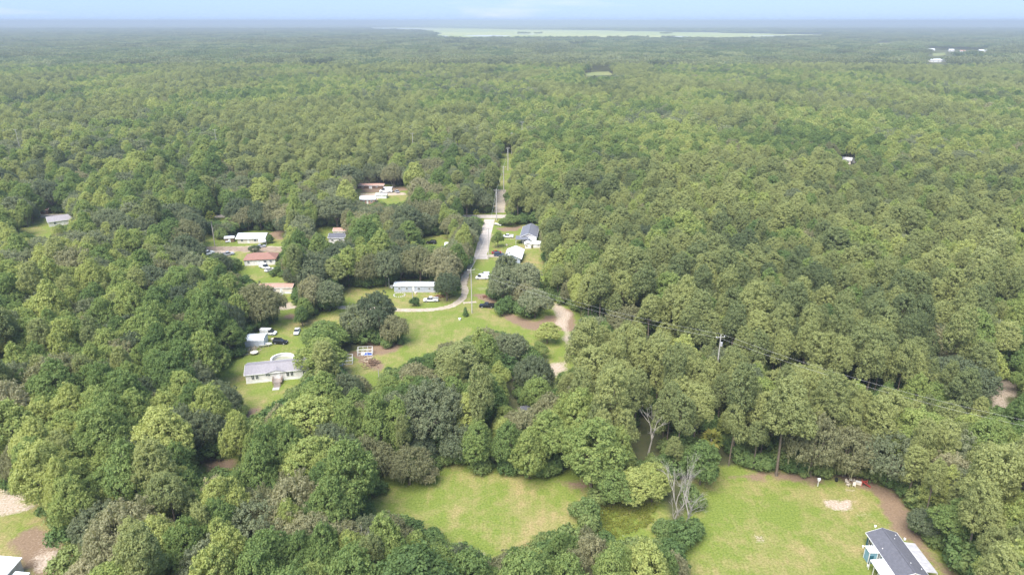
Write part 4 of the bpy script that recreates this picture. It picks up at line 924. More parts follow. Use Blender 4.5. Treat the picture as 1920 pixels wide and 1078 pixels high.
for sx in (-3.4, 0, 3.4): MB().box((sx, -2.2, 1.2), (.14, .14, 2.4)).build('post', 'trim_white', t)
for k, (px, py, L_, lab) in enumerate([(990, 464, 3.4, 'small white garden shed with a pitched roof'), (1006, 463, 3.6, 'white storage shed at the edge of the wood'), (998, 456, 3.0, 'white shed squeezed behind the two garden sheds')]):
    house('garden_shed', lab, 'shed', G(px, py), R(90 if k == 0 else 4), L_, 3.0, 2.1, 0.7, 'white_siding', 'white_metal', 0.25, wins=[('f' if k else 'l', .6, 1.3, .7, .7)], doors=[('f' if k else 'l', -.6, .05, .9, 1.8)])
c, rz, L = front((-117.2, 282.4), (-104.2, 284.2), 8.0)
house('red_roofed_house', 'white house with a faded red hip roof on the lane', 'house', c, rz, L, 8.0, 2.8, 1.7, 'white_siding', 'red_shingle', 0.45, hip=3.6,
      wins=[('f', -4.8, 1.6, 1.0, 1.1), ('f', 2.2, 1.7, 1.3, 1.1), ('f', 4.6, 1.7, 1.1, 1.1), ('l', 0, 1.7, 1.1, 1.1)], doors=[('f', -0.6, .1, 1.0, 2.0)])
c, rz, L = front((-132.3, 314.6), (-119.5, 315.2), 8.2)
house('silver_roofed_house', 'low house with a silver white metal roof and porch', 'house', c, rz, L, 8.2, 2.7, 1.25, 'cream_siding', 'white_metal', 0.6, seams=0.9,
      wins=[('f', -4.2, 1.6, 1.2, 1.1), ('f', 2.0, 1.6, 1.2, 1.1), ('f', 4.8, 1.6, 1.0, 1.1), ('r', 0, 1.6, 1.2, 1.1)], doors=[('f', -1.2, .1, 1.0, 2.0)])
t = thing('porch_roof', 'small white slanting porch roof beside the silver roofed house', 'porch', (-119.6, 312.6, 0), R(25))
MB().add([(-1.6, -1.8, 2.0), (1.6, -1.8, 2.0), (1.6, 1.8, 2.4), (-1.6, 1.8, 2.4), (-1.6, -1.8, 2.1), (1.6, -1.8, 2.1), (1.6, 1.8, 2.5), (-1.6, 1.8, 2.5)], [(3, 2, 1, 0), (4, 5, 6, 7), (0, 1, 5, 4), (1, 2, 6, 5), (2, 3, 7, 6), (3, 0, 4, 7)]).build('roof', 'white_metal', t)
for sx in (-1.5, 1.5):
    for sy in (-1.7, 1.7): MB().box((sx, sy, 1.05), (.1, .1, 2.1)).build('post', 'trim_white', t)
house('lean_to', 'dark lean-to with a white roof left of the silver house', 'shed', (-137.4, 318.2), R(15), 4.2, 3.2, 2.1, .5, 'brown_wood', 'white_metal', .2, seams=.8, doors=[('f', 0, .05, 1, 1.8)])
c, rz, L = front((-99.4, 249.6), (-86.4, 249.8), 4.4)
house('pink_roofed_trailer', 'white house trailer with a faded pink roof behind the moss oaks', 'trailer', c, rz, L, 4.4, 2.6, 0.7, 'cream_siding', 'pink_roof', 0.25,
      wins=[('f', -3.2, 1.6, 1.1, .8), ('f', -0.4, 1.6, 1.1, .8)], doors=[('f', 2.2, .5, 1.0, 2.0)], skirt='trim_white')
t = thing('porch_steps', 'small white steps at the door of the pink roofed trailer', 'steps', (-90.6, 248.2, 0))
for i in range(3): MB().box((0, .5 - i * .4, .45 - i * .18), (1.4, .4, .1)).build('step', 'white_paint', t)
for sx in (-.72, .72): MB().box((sx, .1, .25), (.08, 1.2, .5)).build('side_board', 'white_paint', t)
house('dark_roofed_house', 'small white house with a dark roof among the oaks', 'house', (-84.6, 318.0), R(1), 7.6, 6.4, 2.9, 1.2, 'white_siding', 'dark_shingle', .35, wins=[('f', -2, 1.7, 1.2, 1.0), ('f', 1.6, 1.7, 1.2, 1.0)], doors=[('f', -.2, .1, .9, 2)])
house('tin_shed', 'shed with a rusty tin roof behind the dark roofed house', 'shed', (-86.0, 330.5), R(3), 7.0, 4.5, 2.3, .9, 'white_siding', 'pink_roof', .3, wins=[('f', 1.5, 1.4, .8, .7)], doors=[('f', -1, .05, 1, 1.9)])
house('white_boat_shed', 'small white shed with an open dark front by the lawn', 'shed', (-28.6, 306.2), R(-4), 5.2, 5.0, 2.3, .9, 'white_siding', 'white_metal', .3, seams=.9, doors=[('f', 0, .05, 3.0, 1.9)])
house('west_house', 'grey roofed house with white gables beside the small lawn', 'house', (-238.5, 350.0), R(36), 12.5, 8.0, 2.7, 1.8, 'white_siding', 'grey_shingle', .4, wins=[('f', -3.4, 1.6, 1.2, 1.1), ('f', 3.2, 1.6, 1.2, 1.1), ('l', 0, 1.7, 1.2, 1.2)], doors=[('f', 0, .1, 1, 2)])
house('red_shed', 'dull red shed under the oaks beyond the small lawn', 'shed', G(83, 400), R(2), 7, 4, 2.4, .8, 'rust', 'rust', .3, wins=[('f', 1.8, 1.4, .9, .8)], doors=[('f', -1.4, .05, 1.2, 1.9)])
house('far_lot_house', 'pink walled house in the far sandy lot', 'house', G(691, 380), R(2), 8.5, 6.5, 2.8, 1.0, 'pink_roof', 'white_metal', .5, seams=1.0, wins=[('f', -2, 1.5, 1.2, 1.0), ('f', 2.4, 1.5, 1.2, 1.0)], doors=[('f', 0, .1, 1, 2)])
house('far_lot_barn', 'long low brown shed at the back of the far sandy lot', 'shed', G(696, 353), R(0), 17, 4, 2.2, .7, 'brown_wood', 'pink_roof', .3, wins=[('f', -5, 1.2, 1.2, .8), ('f', 4, 1.2, 1.2, .8)], doors=[('f', 0, .05, 2, 1.8)])
house('carport_roof', 'white metal carport beside the pink walled house', 'carport', G(716, 371), R(-3), 6.5, 4, 2.2, .5, 'white_paint', 'white_metal', .3, seams=.9, doors=[('f', 0, .05, 3, 1.9)])
house('wood_house', 'white walled house showing through the eastern woods', 'house', G(1582, 306), R(-32), 10, 6, 3.0, 1.5, 'cream_siding', 'dull_metal', .5, seams=1.2, wins=[('f', -3, 1.7, 1.4, 1.1), ('f', 3, 1.7, 1.4, 1.1), ('r', 0, 1.7, 1.2, 1.1)], doors=[('f', 0, .1, 1.2, 2.1)])
house('wood_shed', 'pale shed beside the house in the eastern woods', 'shed', G(1603, 305), R(8), 7, 5, 2.8, 1.0, 'white_siding', 'dull_metal', .3, wins=[('f', 2, 1.8, 1, 1)], doors=[('f', -2, .05, 2, 2.2)])
house('small_dark_shed', 'small shed with a dark roof hidden among the trees', 'shed', (4.2, 158.2), R(80), 5.0, 4.2, 2.3, .8, 'rust', 'dark_shingle', .3, trim='concrete', wins=[('l', .8, 1.3, .8, .7)], doors=[('l', -.8, .05, 1, 1.9)])
house('lane_house', 'white building glimpsed among the oaks by the crossing street', 'house', G(700, 424), R(10), 8, 6, 2.8, 1.1, 'white_siding', 'white_metal', .4, seams=1, wins=[('f', -2, 1.6, 1, 1), ('f', 2, 1.6, 1, 1)], doors=[('f', 0, .1, 1, 2)])
house('street_house', 'white fronted house under the oaks near the crossing street', 'house', G(532, 418), R(60), 7, 5, 2.8, 1.0, 'white_siding', 'silver_metal', .3, seams=1, wins=[('l', 0, 1.6, 1, 1)], doors=[('f', 0, .1, 1, 2)])
for k, (px, py, L_, lab) in enumerate([(1745, 96, 34, 'white farmhouse by the far pasture'), (1752, 117, 40, 'long white barn nearest the far pasture'), (1769, 116, 18, 'small white barn beside the long one'), (1783, 97, 24, 'pale house behind the far pasture'), (1804, 99, 22, 'pink roofed house in the far settlement'), (1842, 98, 36, 'grey roofed shed at the end of the far settlement'), (1711, 45, 90, 'large white building near the horizon')]):
    L_ *= .7
    house('distant_building', lab, 'building', G(px, py), R(4 - k * 3), L_, L_ * .45, 5 if k < 6 else 20, 3, 'white_siding', 'pink_roof' if k == 4 else 'white_metal', .5, wins=[('f', -L_ * .25, 2.5, 2.4, 2), ('f', L_ * .25, 2.5, 2.4, 2)], doors=[('f', 0, .1, 2, 3)])

# --- blue house in the east field
t = house('blue_house', 'dark teal house with a charcoal roof and white awnings', 'house', (75.4, 105.6), R(90), 11.6, 5.6, 2.75, 1.1, 'teal_siding', 'dark_shingle', 0.35,
          wins=[('b', 4.4, 1.6, 1.3, 1.3), ('b', 2.6, 1.6, 1.0, 1.3), ('b', -1.8, 1.5, 1.2, 1.3), ('b', -3.4, 1.5, 1.2, 1.3), ('b', -5.0, 1.5, 1.0, 1.3), ('l', -1.4, 1.6, 1.1, 1.2), ('l', 1.4, 1.6, 1.3, 1.2)], doors=[('b', .9, .1, 1.0, 2.0)])
rf = [o for o in t.children if o.name.startswith('roof')][0]
for x, y in ((3.5, -1.2), (-3.3, -0.7), (-4.2, -2.4), (1.2, 2.3), (4.9, -2.2)): MB().tube([(x, y, 3.1), (x, y, 4.05 - abs(y) * .35)], .09, 8).build('vent_pipe', 'trim_white', rf)
def awning(name, label, cat, loc_, x0, x1, y0, y1, z0, z1, n, m):
    """sloping sheet-metal cover: x0 low side, x1 high side, ribs across"""
    a_ = thing(name, label, cat, (loc_[0], loc_[1], 0))
    st = (y1 - y0) / n
    for i in range(n):
        ya, yb = y0 + i * st + .015, y0 + (i + 1) * st - .015; dz = .02 if i % 2 else 0
        MB().add([(x0, ya, z0 + dz), (x1, ya, z1 + dz), (x1, yb, z1 + dz), (x0, yb, z0 + dz), (x0, ya, z0 + .08 + dz), (x1, ya, z1 + .08 + dz), (x1, yb, z1 + .08 + dz), (x0, yb, z0 + .08 + dz)], [(3, 2, 1, 0), (4, 5, 6, 7), (0, 1, 5, 4), (1, 2, 6, 5), (2, 3, 7, 6), (3, 0, 4, 7)]).build('panel', m, a_)
    xo = x0 + (.08 if x1 > x0 else -.08)
    for i in range(4): MB().box((xo, y0 + (y1 - y0) * (i + .02) / 3.04, z0 / 2), (.1, .1, z0)).build('post', 'trim_white', a_)
    MB().box((xo, (y0 + y1) / 2, z0 - .06), (.1, y1 - y0, .1)).build('beam', 'trim_white', a_)
    return a_
awning('porch_awning', 'white ribbed porch awning on the field side of the teal house', 'awning', (72.3, 102.2), -2.6, -.1, -2.4, 2.4, 2.35, 2.62, 8, 'white_metal')
awning('side_awning', 'dull ribbed metal awning on the wood side of the teal house', 'awning', (78.5, 105.2), 2.5, .1, -4.0, 4.0, 2.2, 2.55, 10, 'dull_metal')
t = thing('entry_box', 'small blue entry booth with white trim against the teal house', 'booth', (71.2, 107.0, 0))
MB().box((0, 0, 1.35), (1.6, 1.7, 2.7)).build('wall', 'teal_trim', t); MB().box((0, 0, 2.75), (1.9, 2.0, .12)).build('roof', 'trim_white', t)
for sx in (-.8, .8):
    for sy in (-.86, .86): MB().box((sx, sy, 1.35), (.12, .12, 2.7)).build('corner_post', 'trim_white', t)
MB().box((-.3, -.88, 1.0), (.8, .08, 1.9)).build('door', 'teal_siding', t)
for k, (px, py) in enumerate([(1641, 988), (1696, 1012), (1618, 1026), (1627, 1062)]):
    tag(MB().tube([(*G(px, py), 0), (*G(px, py), .45), (*G(px, py), .5)], [.2, .24, .1], 8).build('white_bucket', 'white_paint'), ['white bucket lying past the far gable of the teal house', 'white bucket beside the dull side awning', 'white bucket beside the blue entry booth', 'white bucket by the porch awning'][k], 'bucket')
# --- white roofed house at the west yard
house('white_metal_house', 'house corner with a smooth white metal roof in the sandy yard', 'house', (-100.2, 99.0), R(90), 10.0, 10.0, 3.1, .55, 'silver_metal', 'white_metal', .25, seams=3.0, wins=[('f', 1.5, 1.5, 1.2, 1.1), ('f', -2, 1.5, 1.2, 1.1)])
awning('yard_awning', 'low white awning on the white metal house', 'awning', (-95.1, 99.0), 3.2, .5, -2.6, 2.6, 2.0, 2.4, 6, 'white_metal')

# --- kennel pens, tarp, piles
def pen(label, c, rz, w, dpt, h, nx):
    t = thing('kennel_pen', label, 'pen', (*c, 0), rz)
    for y in (-dpt / 2, dpt / 2):
        for i in range(nx + 1): MB().box((-w / 2 + w * i / nx, y, h / 2), (.12, .12, h)).build('post', 'white_paint', t)
        for z in (h - .06, h * .55, .2): MB().box((0, y, z), (w - .12, .09, .1)).build('rail', 'white_paint', t)
    for x in (-w / 2, w / 2):
        for z in (h - .06, h * .55, .2): MB().box((x, 0, z), (.09, dpt - .12, .1)).build('rail', 'white_paint', t)
    return t
p = G(685, 664); pen('white framed pen with a blue tarp under the dark trees', p, R(4), 4.6, 2.4, 2.2, 3)
def crumple(name, label, cat, c, w, d_, h, m, seed, n=9, z0=0.0):
    r = np.random.default_rng(seed); g_ = np.linspace(-1, 1, n); vs = []
    for a in g_:
        for b in g_: vs.append((c[0] + a * w / 2, c[1] + b * d_ / 2, z0 + h * max(0, (1 - a * a) * (1 - b * b)) * r.uniform(.35, 1.0) + .02))
    fs = [(i * n + j, (i + 1) * n + j, (i + 1) * n + j + 1, i * n + j + 1) for i in range(n - 1) for j in range(n - 1)]
    return tag(MB().add(vs, fs).build(name, m), label, cat)
crumple('tarp', 'crumpled blue tarp inside the white framed pen', 'tarp', (p[0] + .9, p[1] - .2), 2.6, 1.6, .8, 'blue_tarp', 3)
crumple('plastic_sheet', 'crumpled white sheet beside the blue tarp', 'sheet', (p[0] - .7, p[1] + .1), 1.5, 1.0, .7, 'white_vinyl', 5)
p = G(651, 680); pen('white framed pen beside the small red roof', p, R(8), 3.4, 2.6, 2.3, 2)
house('dog_shelter', 'low shelter with a rust red roof against the pen', 'shelter', (p[0] - 2.4, p[1] - 1.2), R(5), 2.6, 2.4, 1.2, .5, 'white_paint', 'rust', .15, doors=[('f', 0, .05, .8, 1.0)])
def pile(name, label, cat, px, py, n, w, h, m, seed, lo=.3, hi=1.6, thick=.12):
    r = np.random.default_rng(seed); c = G(px, py); t = thing(name, label, cat, (*c, 0))
    for i in range(n):
        L_ = r.uniform(lo, hi); a = r.uniform(0, 6.28); el = r.normal() * .35; x, y = r.normal(size=2) * w / 3; z = max(thick, h * (1 - min(1, math.hypot(x, y) / w)) * r.uniform(.3, 1))
        dv = Vector((math.cos(a) * math.cos(el), math.sin(a) * math.cos(el), math.sin(el))) * L_ / 2; c_ = Vector((x, y, max(z, abs(dv.z) + .02)))
        MB().tube([c_ - dv, c_ + dv], [thick * r.uniform(.6, 1.3), thick * r.uniform(.4, 1)], 5).build('branch' if 'wood' in m or m == 'bark' else 'piece', m, t)
    return t
pile('brush_pile', 'heap of brown cut branches near the pens', 'brush pile', 697, 683, 45, 3.4, 1.3, 'brown_wood', 11, .8, 3)
pile('brush_pile', 'low pile of pale dead limbs behind the brown heap', 'brush pile', 690, 675, 24, 2.6, .7, 'pale_wood', 12, .6, 2.2)
pile('lumber_pile', 'scattered old lumber in front of the white metal shed', 'lumber pile', 474, 655, 40, 4.2, .7, 'pale_wood', 13, .5, 2.2, .10)
pile('lumber_pile', 'grey scrap boards at the shaded edge of the yard', 'lumber pile', 449, 664, 30, 4, .6, 'grey_wood', 14, .5, 1.8, .10)
pile('scrap_heap', 'rusty scrap heap beside the white pickup', 'scrap heap', 824, 557, 26, 2.4, 1.2, 'rust', 15, .4, 1.8, .14)
pile('scrap_heap', 'reddish scrap beside the track near the black pickup', 'scrap heap', 908, 557, 18, 1.6, .7, 'rust', 16, .4, 1.5, .14)
# round table, boat, plastic cans, wheelbarrow like clutter
t = thing('round_table', 'pale round table on a dark pedestal by the lumber', 'table', (*G(477, 664), 0))
MB().tube([(0, 0, .72), (0, 0, .80)], 1.25, 20).build('table_top', 'cream_plastic', t); MB().tube([(0, 0, 0), (0, 0, .72)], [.4, .12], 10).build('pedestal', 'brown_wood', t)
def boat(label, px, py, rz, L_=4.8):
    t = thing('small_boat', label, 'boat', (*G(px, py), .25), rz); w = .95
    secs = [(-L_ / 2, .8 * w, .62), (-L_ * .1, w, .62), (L_ * .25, .8 * w, .66), (L_ / 2, .04, .74)]
    MB().loft([[(x, -b, z), (x, -b * .55, .05), (x, b * .55, .05), (x, b, z), (x, b * .86, z), (x, b * .5, .16), (x, -b * .5, .16), (x, -b * .86, z)] for x, b, z in secs]).build('hull', 'white_paint', t)
    for x in (-1.2, .2): MB().box((x, 0, .45), (.35, 1.4, .06)).build('bench', 'pale_wood', t)
    for x in (-1.4, 1.0): MB().box((x, 0, -.09), (.2, 1.5, .3)).build('chock', 'grey_wood', t)
boat('small white boat on blocks beside the paved road', 933, 423, R(-40)); boat('white skiff leaning by the white metal shed door', 498, 649, R(15), 4.2)
for k, (px, py, m, lab) in enumerate([(1568, 902, 'black_plastic', 'black barrel at the edge of the wood'), (978, 487, 'black_plastic', 'dark barrel on the dry grass beside the white roof'), (516.5, 637, 'brown_wood', 'dark stump near the black car')] ):
    p = G(px, py); tag(MB().tube([(*p, 0), (*p, .08), (*p, .45), (*p, .82), (*p, .9)], [.28, .31, .34, .31, .28], 12).build('barrel' if k < 2 else 'stump', m), lab, 'barrel' if k < 2 else 'stump')
p = G(1533, 911); t = thing('birdhouse_post', 'white post with a box on top at the field edge', 'post', (*p, 0))
MB().box((0, 0, .75), (.12, .12, 1.5)).build('post', 'white_paint', t); MB().box((0, 0, 1.75), (.45, .45, .5)).build('box', 'white_paint', t); prismx(MB(), [(-.35, 1.98), (0, 2.25), (.35, 1.98)], -.3, .3).build('box_roof', 'white_metal', t)
# plastic playthings and cans at the wood edge
def chair(label, px, py, rz, m):
    t = thing('lawn_chair', label, 'chair', (*G(px, py), 0), rz, 'lawn chairs in the heap at the wood edge')
    MB().box((0, 0, .42), (.62, .6, .06)).build('seat', m, t)
    MB().add([(-.31, .28, .42), (.31, .28, .42), (.27, .46, 1.0), (-.27, .46, 1.0), (-.31, .34, .42), (.31, .34, .42), (.27, .52, 1.0), (-.27, .52, 1.0)], [(0, 1, 2, 3), (7, 6, 5, 4), (0, 3, 7, 4), (1, 5, 6, 2), (3, 2, 6, 7), (0, 4, 5, 1)]).build('backrest', m, t)
    for sx in (-.29, .29):
        for sy in (-.27, .3): MB().box((sx, sy, .2), (.06, .06, .4)).build('leg', m, t)
        MB().box((sx, 0, .66), (.07, .62, .05)).build('armrest', m, t)
for k, (px, py, a, lab) in enumerate([(1588, 906, 20, 'cream lawn chair on the black barrel side of the heap'), (1595, 902, 70, 'cream lawn chair at the back of the heap'), (1603, 904, 130, 'cream lawn chair beside the cooler'), (1601, 912, -30, 'cream lawn chair tipped toward the field'), (1590, 911, 200, 'cream lawn chair facing the sand patch')]): chair(lab, px, py, R(a), 'cream_plastic')
t = thing('cooler_box', 'long cream chest lying by the red plastic toys', 'cooler', (*G(1609, 907), 0), R(-25)); MB().box((0, 0, .3), (1.3, .6, .6)).build('chest', 'cream_plastic', t); MB().box((0, 0, .65), (1.36, .66, .1)).build('lid', 'trim_white', t)
def slide(label, px, py, rz, s):
    t = thing('toy_slide', label, 'toy slide', (*G(px, py), 0), rz); t.scale = (s,) * 3
    MB().add([(0, -.25, 1.0), (0, .25, 1.0), (1.5, .25, .1), (1.5, -.25, .1), (0, -.25, .94), (0, .25, .94), (1.5, .25, .04), (1.5, -.25, .04)], [(0, 1, 2, 3), (7, 6, 5, 4), (0, 3, 7, 4), (1, 5, 6, 2), (0, 4, 5, 1), (2, 6, 7, 3)]).build('chute', 'red_plastic', t)
    for s_ in (-.28, .28): MB().box((-.1, s_, .6), (.1, .06, 1.2)).build('upright', 'red_plastic', t)
    for z in (.25, .5, .75): MB().box((-.1, 0, z), (.08, .5, .05)).build('rung', 'cream_plastic', t)
slide('red plastic slide at the end of the heap', 1616, 910, R(-20), 1.2); slide('small red toy slide under the branches', 1624, 908, R(140), 1.0)
# ring of white stones by the trailer, odds and ends along its front
for k in range(16):
    a = 6.283 * k / 16; p = G(749, 553); r_ = np.random.default_rng(k); s_ = r_.uniform(.22, .36)
    tag(MB().tube([(p[0] + 2.2 * math.cos(a), p[1] + 2.2 * math.sin(a), 0), (p[0] + 2.2 * math.cos(a), p[1] + 2.2 * math.sin(a), s_ * .5), (p[0] + 2.2 * math.cos(a) + .03, p[1] + 2.2 * math.sin(a), s_ * .8)], [s_, s_ * .9, s_ * .4], 7).build('edging_stone', 'concrete'), 'whitewashed stone in the ring before the grey trailer', 'stone', 'stones of the white ring')
for k, (px, py, m, lab) in enumerate([(745, 547, 'white_vinyl', 'white plastic tub at the left end of the grey trailer'), (771, 547, 'white_vinyl', 'white tub beside the trailer door'), (779, 551, 'cream_plastic', 'pale tub standing out on the trailer lawn'), (783, 547, 'white_vinyl', 'white tub below the trailer window'), (790, 547.5, 'black_plastic', 'black bin against the grey trailer'), (798, 547, 'cream_plastic', 'cream tub toward the oak end of the trailer'), (735, 540, 'white_vinyl', 'white tank past the end of the grey trailer'), (862, 600, 'white_vinyl', 'white tub lying in the open meadow'), (1020, 470, 'white_vinyl', 'white tub at the wood edge behind the sheds'), (511, 638, 'cream_plastic', 'pale tub near the black car'), (950, 461, 'cream_plastic', 'pale tub on the drive of the slate roofed house')]):
    p = G(px, py); s_ = .55 if k not in (6,) else .8
    tb = thing('plastic_tub', lab, 'tub', (*p, 0)); MB().tube([(0, 0, 0), (0, 0, s_ * .9), (0, 0, s_ * 1.15)], [s_ * .7, s_ * .85, s_ * .9], 10).build('body', m, tb); MB().tube([(0, 0, s_ * 1.15), (0, 0, s_ * 1.25)], s_ * .95, 10).build('rim', m, tb)

# --- poles and wires
def pole(label, px, py, h, arm=True, r=.16, xy=None, cond=None):
    p = xy or G(px, py); t = thing('utility_pole', label, 'utility pole', (*p, 0), R(12))
    MB().tube([(0, 0, -.3), (0, 0, h * .5), (0, 0, h)], [r * 1.25, r * 1.05, r * .8], 8).build('shaft', 'pole_wood', t)
    if arm:
        a = MB().box((0, .1, h - .7), (2.6, .12, .14)).build('crossarm', 'pole_wood', t)
        for x in (-1.15, 0, 1.15): MB().tube([(x, .1, h - .63), (x, .1, h - .35)], [.09, .06], 6).build('insulator', 'white_paint', a)
    if cond: MB().tube([(.3, -.25, h - 3.2), (.3, -.25, h - 2.1)], .3, 10).build('transformer', 'dull_metal', t)
    return Vector((*p, h))
P0 = pole('tall utility pole standing in the meadow beside the track', 885, 587, 17.5)
P1 = pole('utility pole at the driveway of the white roofed house', 916.5, 485, 14.5)
P2 = pole('utility pole at the crossing street corner', 931, 413, 17, r=.24)
P3 = pole('utility pole beside the sandy cut', 944.5, 361, 16.5, r=.26)
P4 = pole('utility pole halfway up the grass cut', 952.5, 320, 16.5, r=.28)
P5 = pole('farthest utility pole of the grass cut', 959.5, 289, 17, r=.32)
PE = pole('pale topped utility pole rising from the pine wood', 0, 0, 22, xy=G(1352, 628, 22), r=.16, cond=1)
PF = pole('utility pole past the blue house side of the wood', 0, 0, 17, xy=G(2080, 822, 17))
pole('thin pole on the lawn by the grey trailer', 774.5, 571, 8, False, .12); pole('short pole at the left end of the grey trailer', 730, 541, 4.5, False, .09)
pole('lone bare pole beside the hedgerow gap', 711, 715, 4, False, .1); pole('pale pole in the dark glade', 651, 828, 6.5, False, .14)
for px, py, h, lab in ((28, 266, 15, 'distant utility pole at the western edge'), (402, 266, 15, 'distant utility pole above the leafy woods'), (773, 273, 14, 'distant utility pole in the pine stand'), (979, 252, 15, 'distant utility pole past the grass cut'), (424, 196, 16, 'thin far pole in the deep forest')):
    pole(lab, 0, 0, 24, True, .16, xy=G(px, py - 24, 24))
def wire(a, b, off, sag, label, r=.014):
    d_ = (b - a); s_ = Vector((-d_.y, d_.x, 0)).normalized() * off; pts = []
    for k in range(25):
        f = k / 24; p = a.lerp(b, f) + s_; p.z -= .3 + sag * 4 * f * (1 - f); pts.append(tuple(p))
    tag(MB().tube(pts, r, 4).build('overhead_wire', 'wire_metal'), label, 'wire')
for off, lb in ((-1.4, 'upper'), (1.4, 'lower')): wire(P0, PE, off, 2.2, f'{lb} wire strung over the oaks to the pine wood pole')
for off, lb in ((-1.4, 'upper'), (1.4, 'lower')): wire(PE, PF, off, 2.4, f'{lb} wire crossing the pine wood toward the blue house side')
wire(P0, P1, 0, 1.2, 'wire from the meadow pole to the driveway pole', .03); wire(P1, P2, 0, 1.2, 'wire along the paved road', .03); wire(P2, P3, 0, 1.0, 'wire above the sandy cut', .03); wire(P3, P4, 0, 1.0, 'wire above the grass cut', .03)

# --- dead trees, palms, small conifer, weeds
def bare_tree(label, px, py, h, seed, spread=.45, m='pale_bark', lev=4, tr=.22, rot=0):
    r = np.random.default_rng(seed); t = thing('dead_tree', label, 'tree', (*G(px, py), 0), rot); main, tw = MB(), MB()
    def grow(p, d_, L_, rad, k):
        pts = [p]; q = p.copy(); dd = d_.copy()
        for i in range(4):
            dd = (dd + Vector(r.normal(size=3)) * .10).normalized(); q = q + dd * L_ / 4; pts.append(q.copy())
        (main if k >= lev - 1 else tw).tube([tuple(x) for x in pts], [rad * (1 - .16 * i) for i in range(5)], 5)
        if k > 0:
            for j in range(3 if k > 1 else 4):
                a = r.uniform(0, 6.28); nd = (dd + Vector((math.cos(a), math.sin(a), r.uniform(-.1, .5))) * spread * r.uniform(.7, 1.4)).normalized()
                grow(pts[int(r.integers(2, 5))], nd, L_ * r.uniform(.55, .75), rad * .5, k - 1)
    grow(Vector((0, 0, -.2)), Vector((r.normal() * .08, r.normal() * .08, 1)).normalized(), h * .45, tr, lev)
    main.build('trunk', m, t); tw.build('branches', m, t)
bare_tree('pale bare dead tree at the edge of the pine wood', 1214, 860, 17, 1, .38, tr=.3); bare_tree('bare grey tree with many fine twigs between the fields', 1284, 990, 15, 2, .36, lev=5, tr=.2)
bare_tree('pale many stemmed bare tree behind the twiggy one', 1292, 972, 15, 21, .34, lev=5, tr=.18); bare_tree('tall thin bare stem rising from the hedge between the fields', 1272, 965, 14, 22, .32, lev=5, tr=.17)
bare_tree('leaning bare sapling beside the weedy strip', 1258, 985, 11, 3, .4, lev=4, tr=.2); bare_tree('grey leafless tree in the hedgerow', 722, 800, 11, 4, .55, lev=5)
bare_tree('bare crown poking out of the near woods', 705, 1075, 14, 5, .6, lev=4); bare_tree('pale dead tree among the western woods', 50, 715, 13, 6, .55)
bare_tree('fallen looking bare limb tree near the near field corner', 1238, 1052, 6, 7, .8, lev=3, tr=.14); bare_tree('bare tree by the house with the silver roof', 503, 425, 11, 8, .5)
bare_tree('bare trunk standing in the far sandy lot', 737, 352, 11, 9, .5, lev=3)
def palm(label, px, py, h, w, seed, nf=26):
    r = np.random.default_rng(seed); t = thing('palm_tree', label, 'palm', (*G(px, py), 0)); MB().tube([(0, 0, -.2), (.15, 0, h * .5), (.1, .1, h)], [.24, .19, .2], 8).build('trunk', 'pale_bark', t)
    for k in range(nf):
        a = 2.4 * k; el = 1.2 - 2.0 * k / nf; mb = MB(); c_ = Vector((.1, .1, h)); d_ = Vector((math.cos(a) * math.cos(el), math.sin(a) * math.cos(el), math.sin(el))); s_ = Vector((-math.sin(a), math.cos(a), 0)); L_ = w / 2 * r.uniform(.85, 1.15)
        st_ = c_ + d_ * L_ * .35
        for j in range(7):                                # fan of leaflets
            f = (j - 3) / 3; e_ = st_ + (d_ * (1 - .25 * abs(f)) + s_ * f * .75) * L_ * .65 - Vector((0, 0, .25 * L_ * (abs(f) + .3))); wv = (s_ * .9 - d_ * f * .3) * .10 * L_
            mb.add([tuple(st_), tuple((st_ + e_) / 2 + wv + Vector((0, 0, .08))), tuple(e_), tuple((st_ + e_) / 2 - wv + Vector((0, 0, .08)))], [(0, 1, 2, 3)])
        mb.tube([tuple(c_), tuple(st_)], .03, 4); mb.build('frond', 'palm_leaves', t)
palm('tall thin palm beside the dirt lane', 403, 462, 15, 5.5, 1); palm('small palm at the crossing street corner', 893, 413, 4.5, 4, 2, 18)
palm('yellowish cabbage palm at the edge of the pine wood', 1328, 868, 7, 6, 3); palm('palm under the oaks beside the pink roofed trailer', 1112, 650, 6, 5, 4)
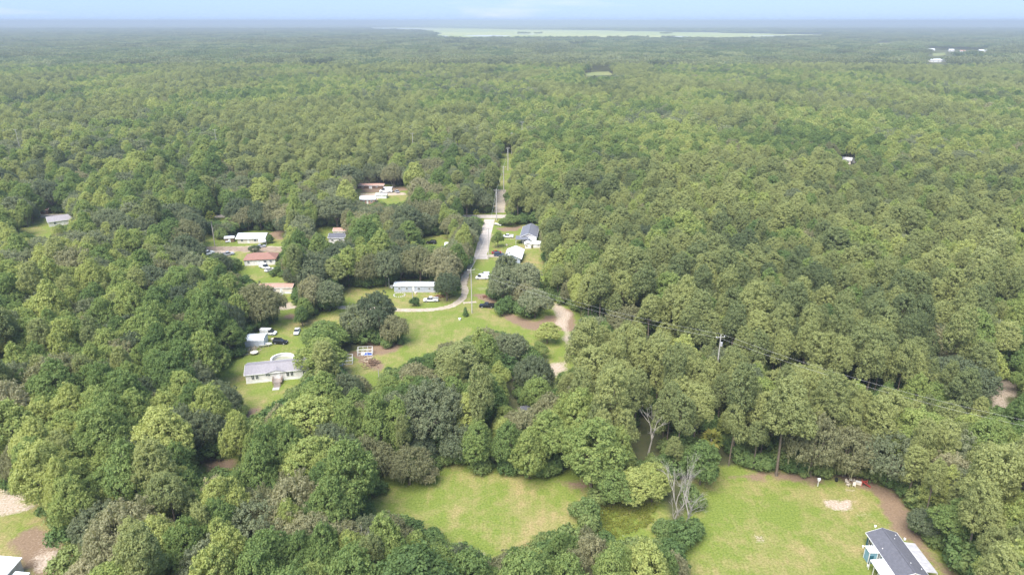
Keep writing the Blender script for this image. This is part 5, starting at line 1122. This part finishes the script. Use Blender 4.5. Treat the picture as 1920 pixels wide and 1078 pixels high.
def conifer(label, px, py, h, w, seed):
    r = np.random.default_rng(seed); t = thing('young_conifer', label, 'tree', (*G(px, py), 0)); MB().tube([(0, 0, -.2), (0, 0, h * .9)], [.12, .03], 6).build('trunk', 'bark', t)
    lb = []
    for i in range(60):
        f = (i + .5) / 60; a = 2.4 * i; rr_ = w / 2 * (1 - f) * r.uniform(.5, 1); lb.append([math.cos(a) * rr_, math.sin(a) * rr_, .3 + f * (h - .4), .32 * (1.2 - f * .6), math.cos(a), math.sin(a), .3])
    V_, Q_, T_ = leaves_on(np.array(lb), .16, 30, r); o = bpy.data.objects.new('crown', np_mesh('crown', V_, Q_, ['shrub_leaves'], T_ * .5)); COL.objects.link(o); o.parent = t
conifer('little pointed conifer on the meadow beside the tall pole', 873, 593, 3.6, 2.0, 1)
# weeds: rough growth in the strip between the fields and tufts through the lawns
wv = []; r = np.random.default_rng(77)
def tufts(poly, n, s0, s1):
    P_ = np.array([G(*q_) for q_ in poly]); lo, hi = P_.min(0), P_.max(0); out = []
    while len(out) < n:
        x, y = r.uniform(lo[0], hi[0]), r.uniform(lo[1], hi[1])
        if in_poly(np.array([x]), np.array([y]), [tuple(k) for k in P_])[0]: out.append([x, y, r.uniform(.05, .25), r.uniform(s0, s1), 0, 0, 1])
    return out
tl = tufts(VIS['weeds'], 420, .25, .7) + tufts([(1095, 960), (1135, 955), (1140, 1010), (1085, 1000)], 120, .3, .8)
V_, Q_, T_ = leaves_on(np.array(tl), .13, 14, r, jit=.6); o = bpy.data.objects.new('weeds', np_mesh('weeds', V_, Q_, ['weed_leaves'], T_)); COL.objects.link(o); tag(o, 'rough yellow weeds in the strip between the fields', 'weeds', kind='stuff')
# ------------------------------------------------------------------ air
hb = MB().box((0, 25000, 55), (110000, 70000, 114)); hz = bpy.data.materials.new('haze'); hz.use_nodes = True; hn = hz.node_tree; hn.nodes.clear()
ho = hn.nodes.new('ShaderNodeOutputMaterial'); hv = hn.nodes.new('ShaderNodeVolumePrincipled'); hv.inputs['Density'].default_value = 1.75e-4
hv.inputs['Color'].default_value = (0.45, 0.52, 0.63, 1); hv.inputs['Anisotropy'].default_value = 0.0
hn.links.new(hv.outputs[0], ho.inputs['Volume']); MATS['haze'] = hz
o = hb.build('haze', 'haze'); tag(o, 'thin blue haze over the whole landscape', 'haze', kind='stuff')
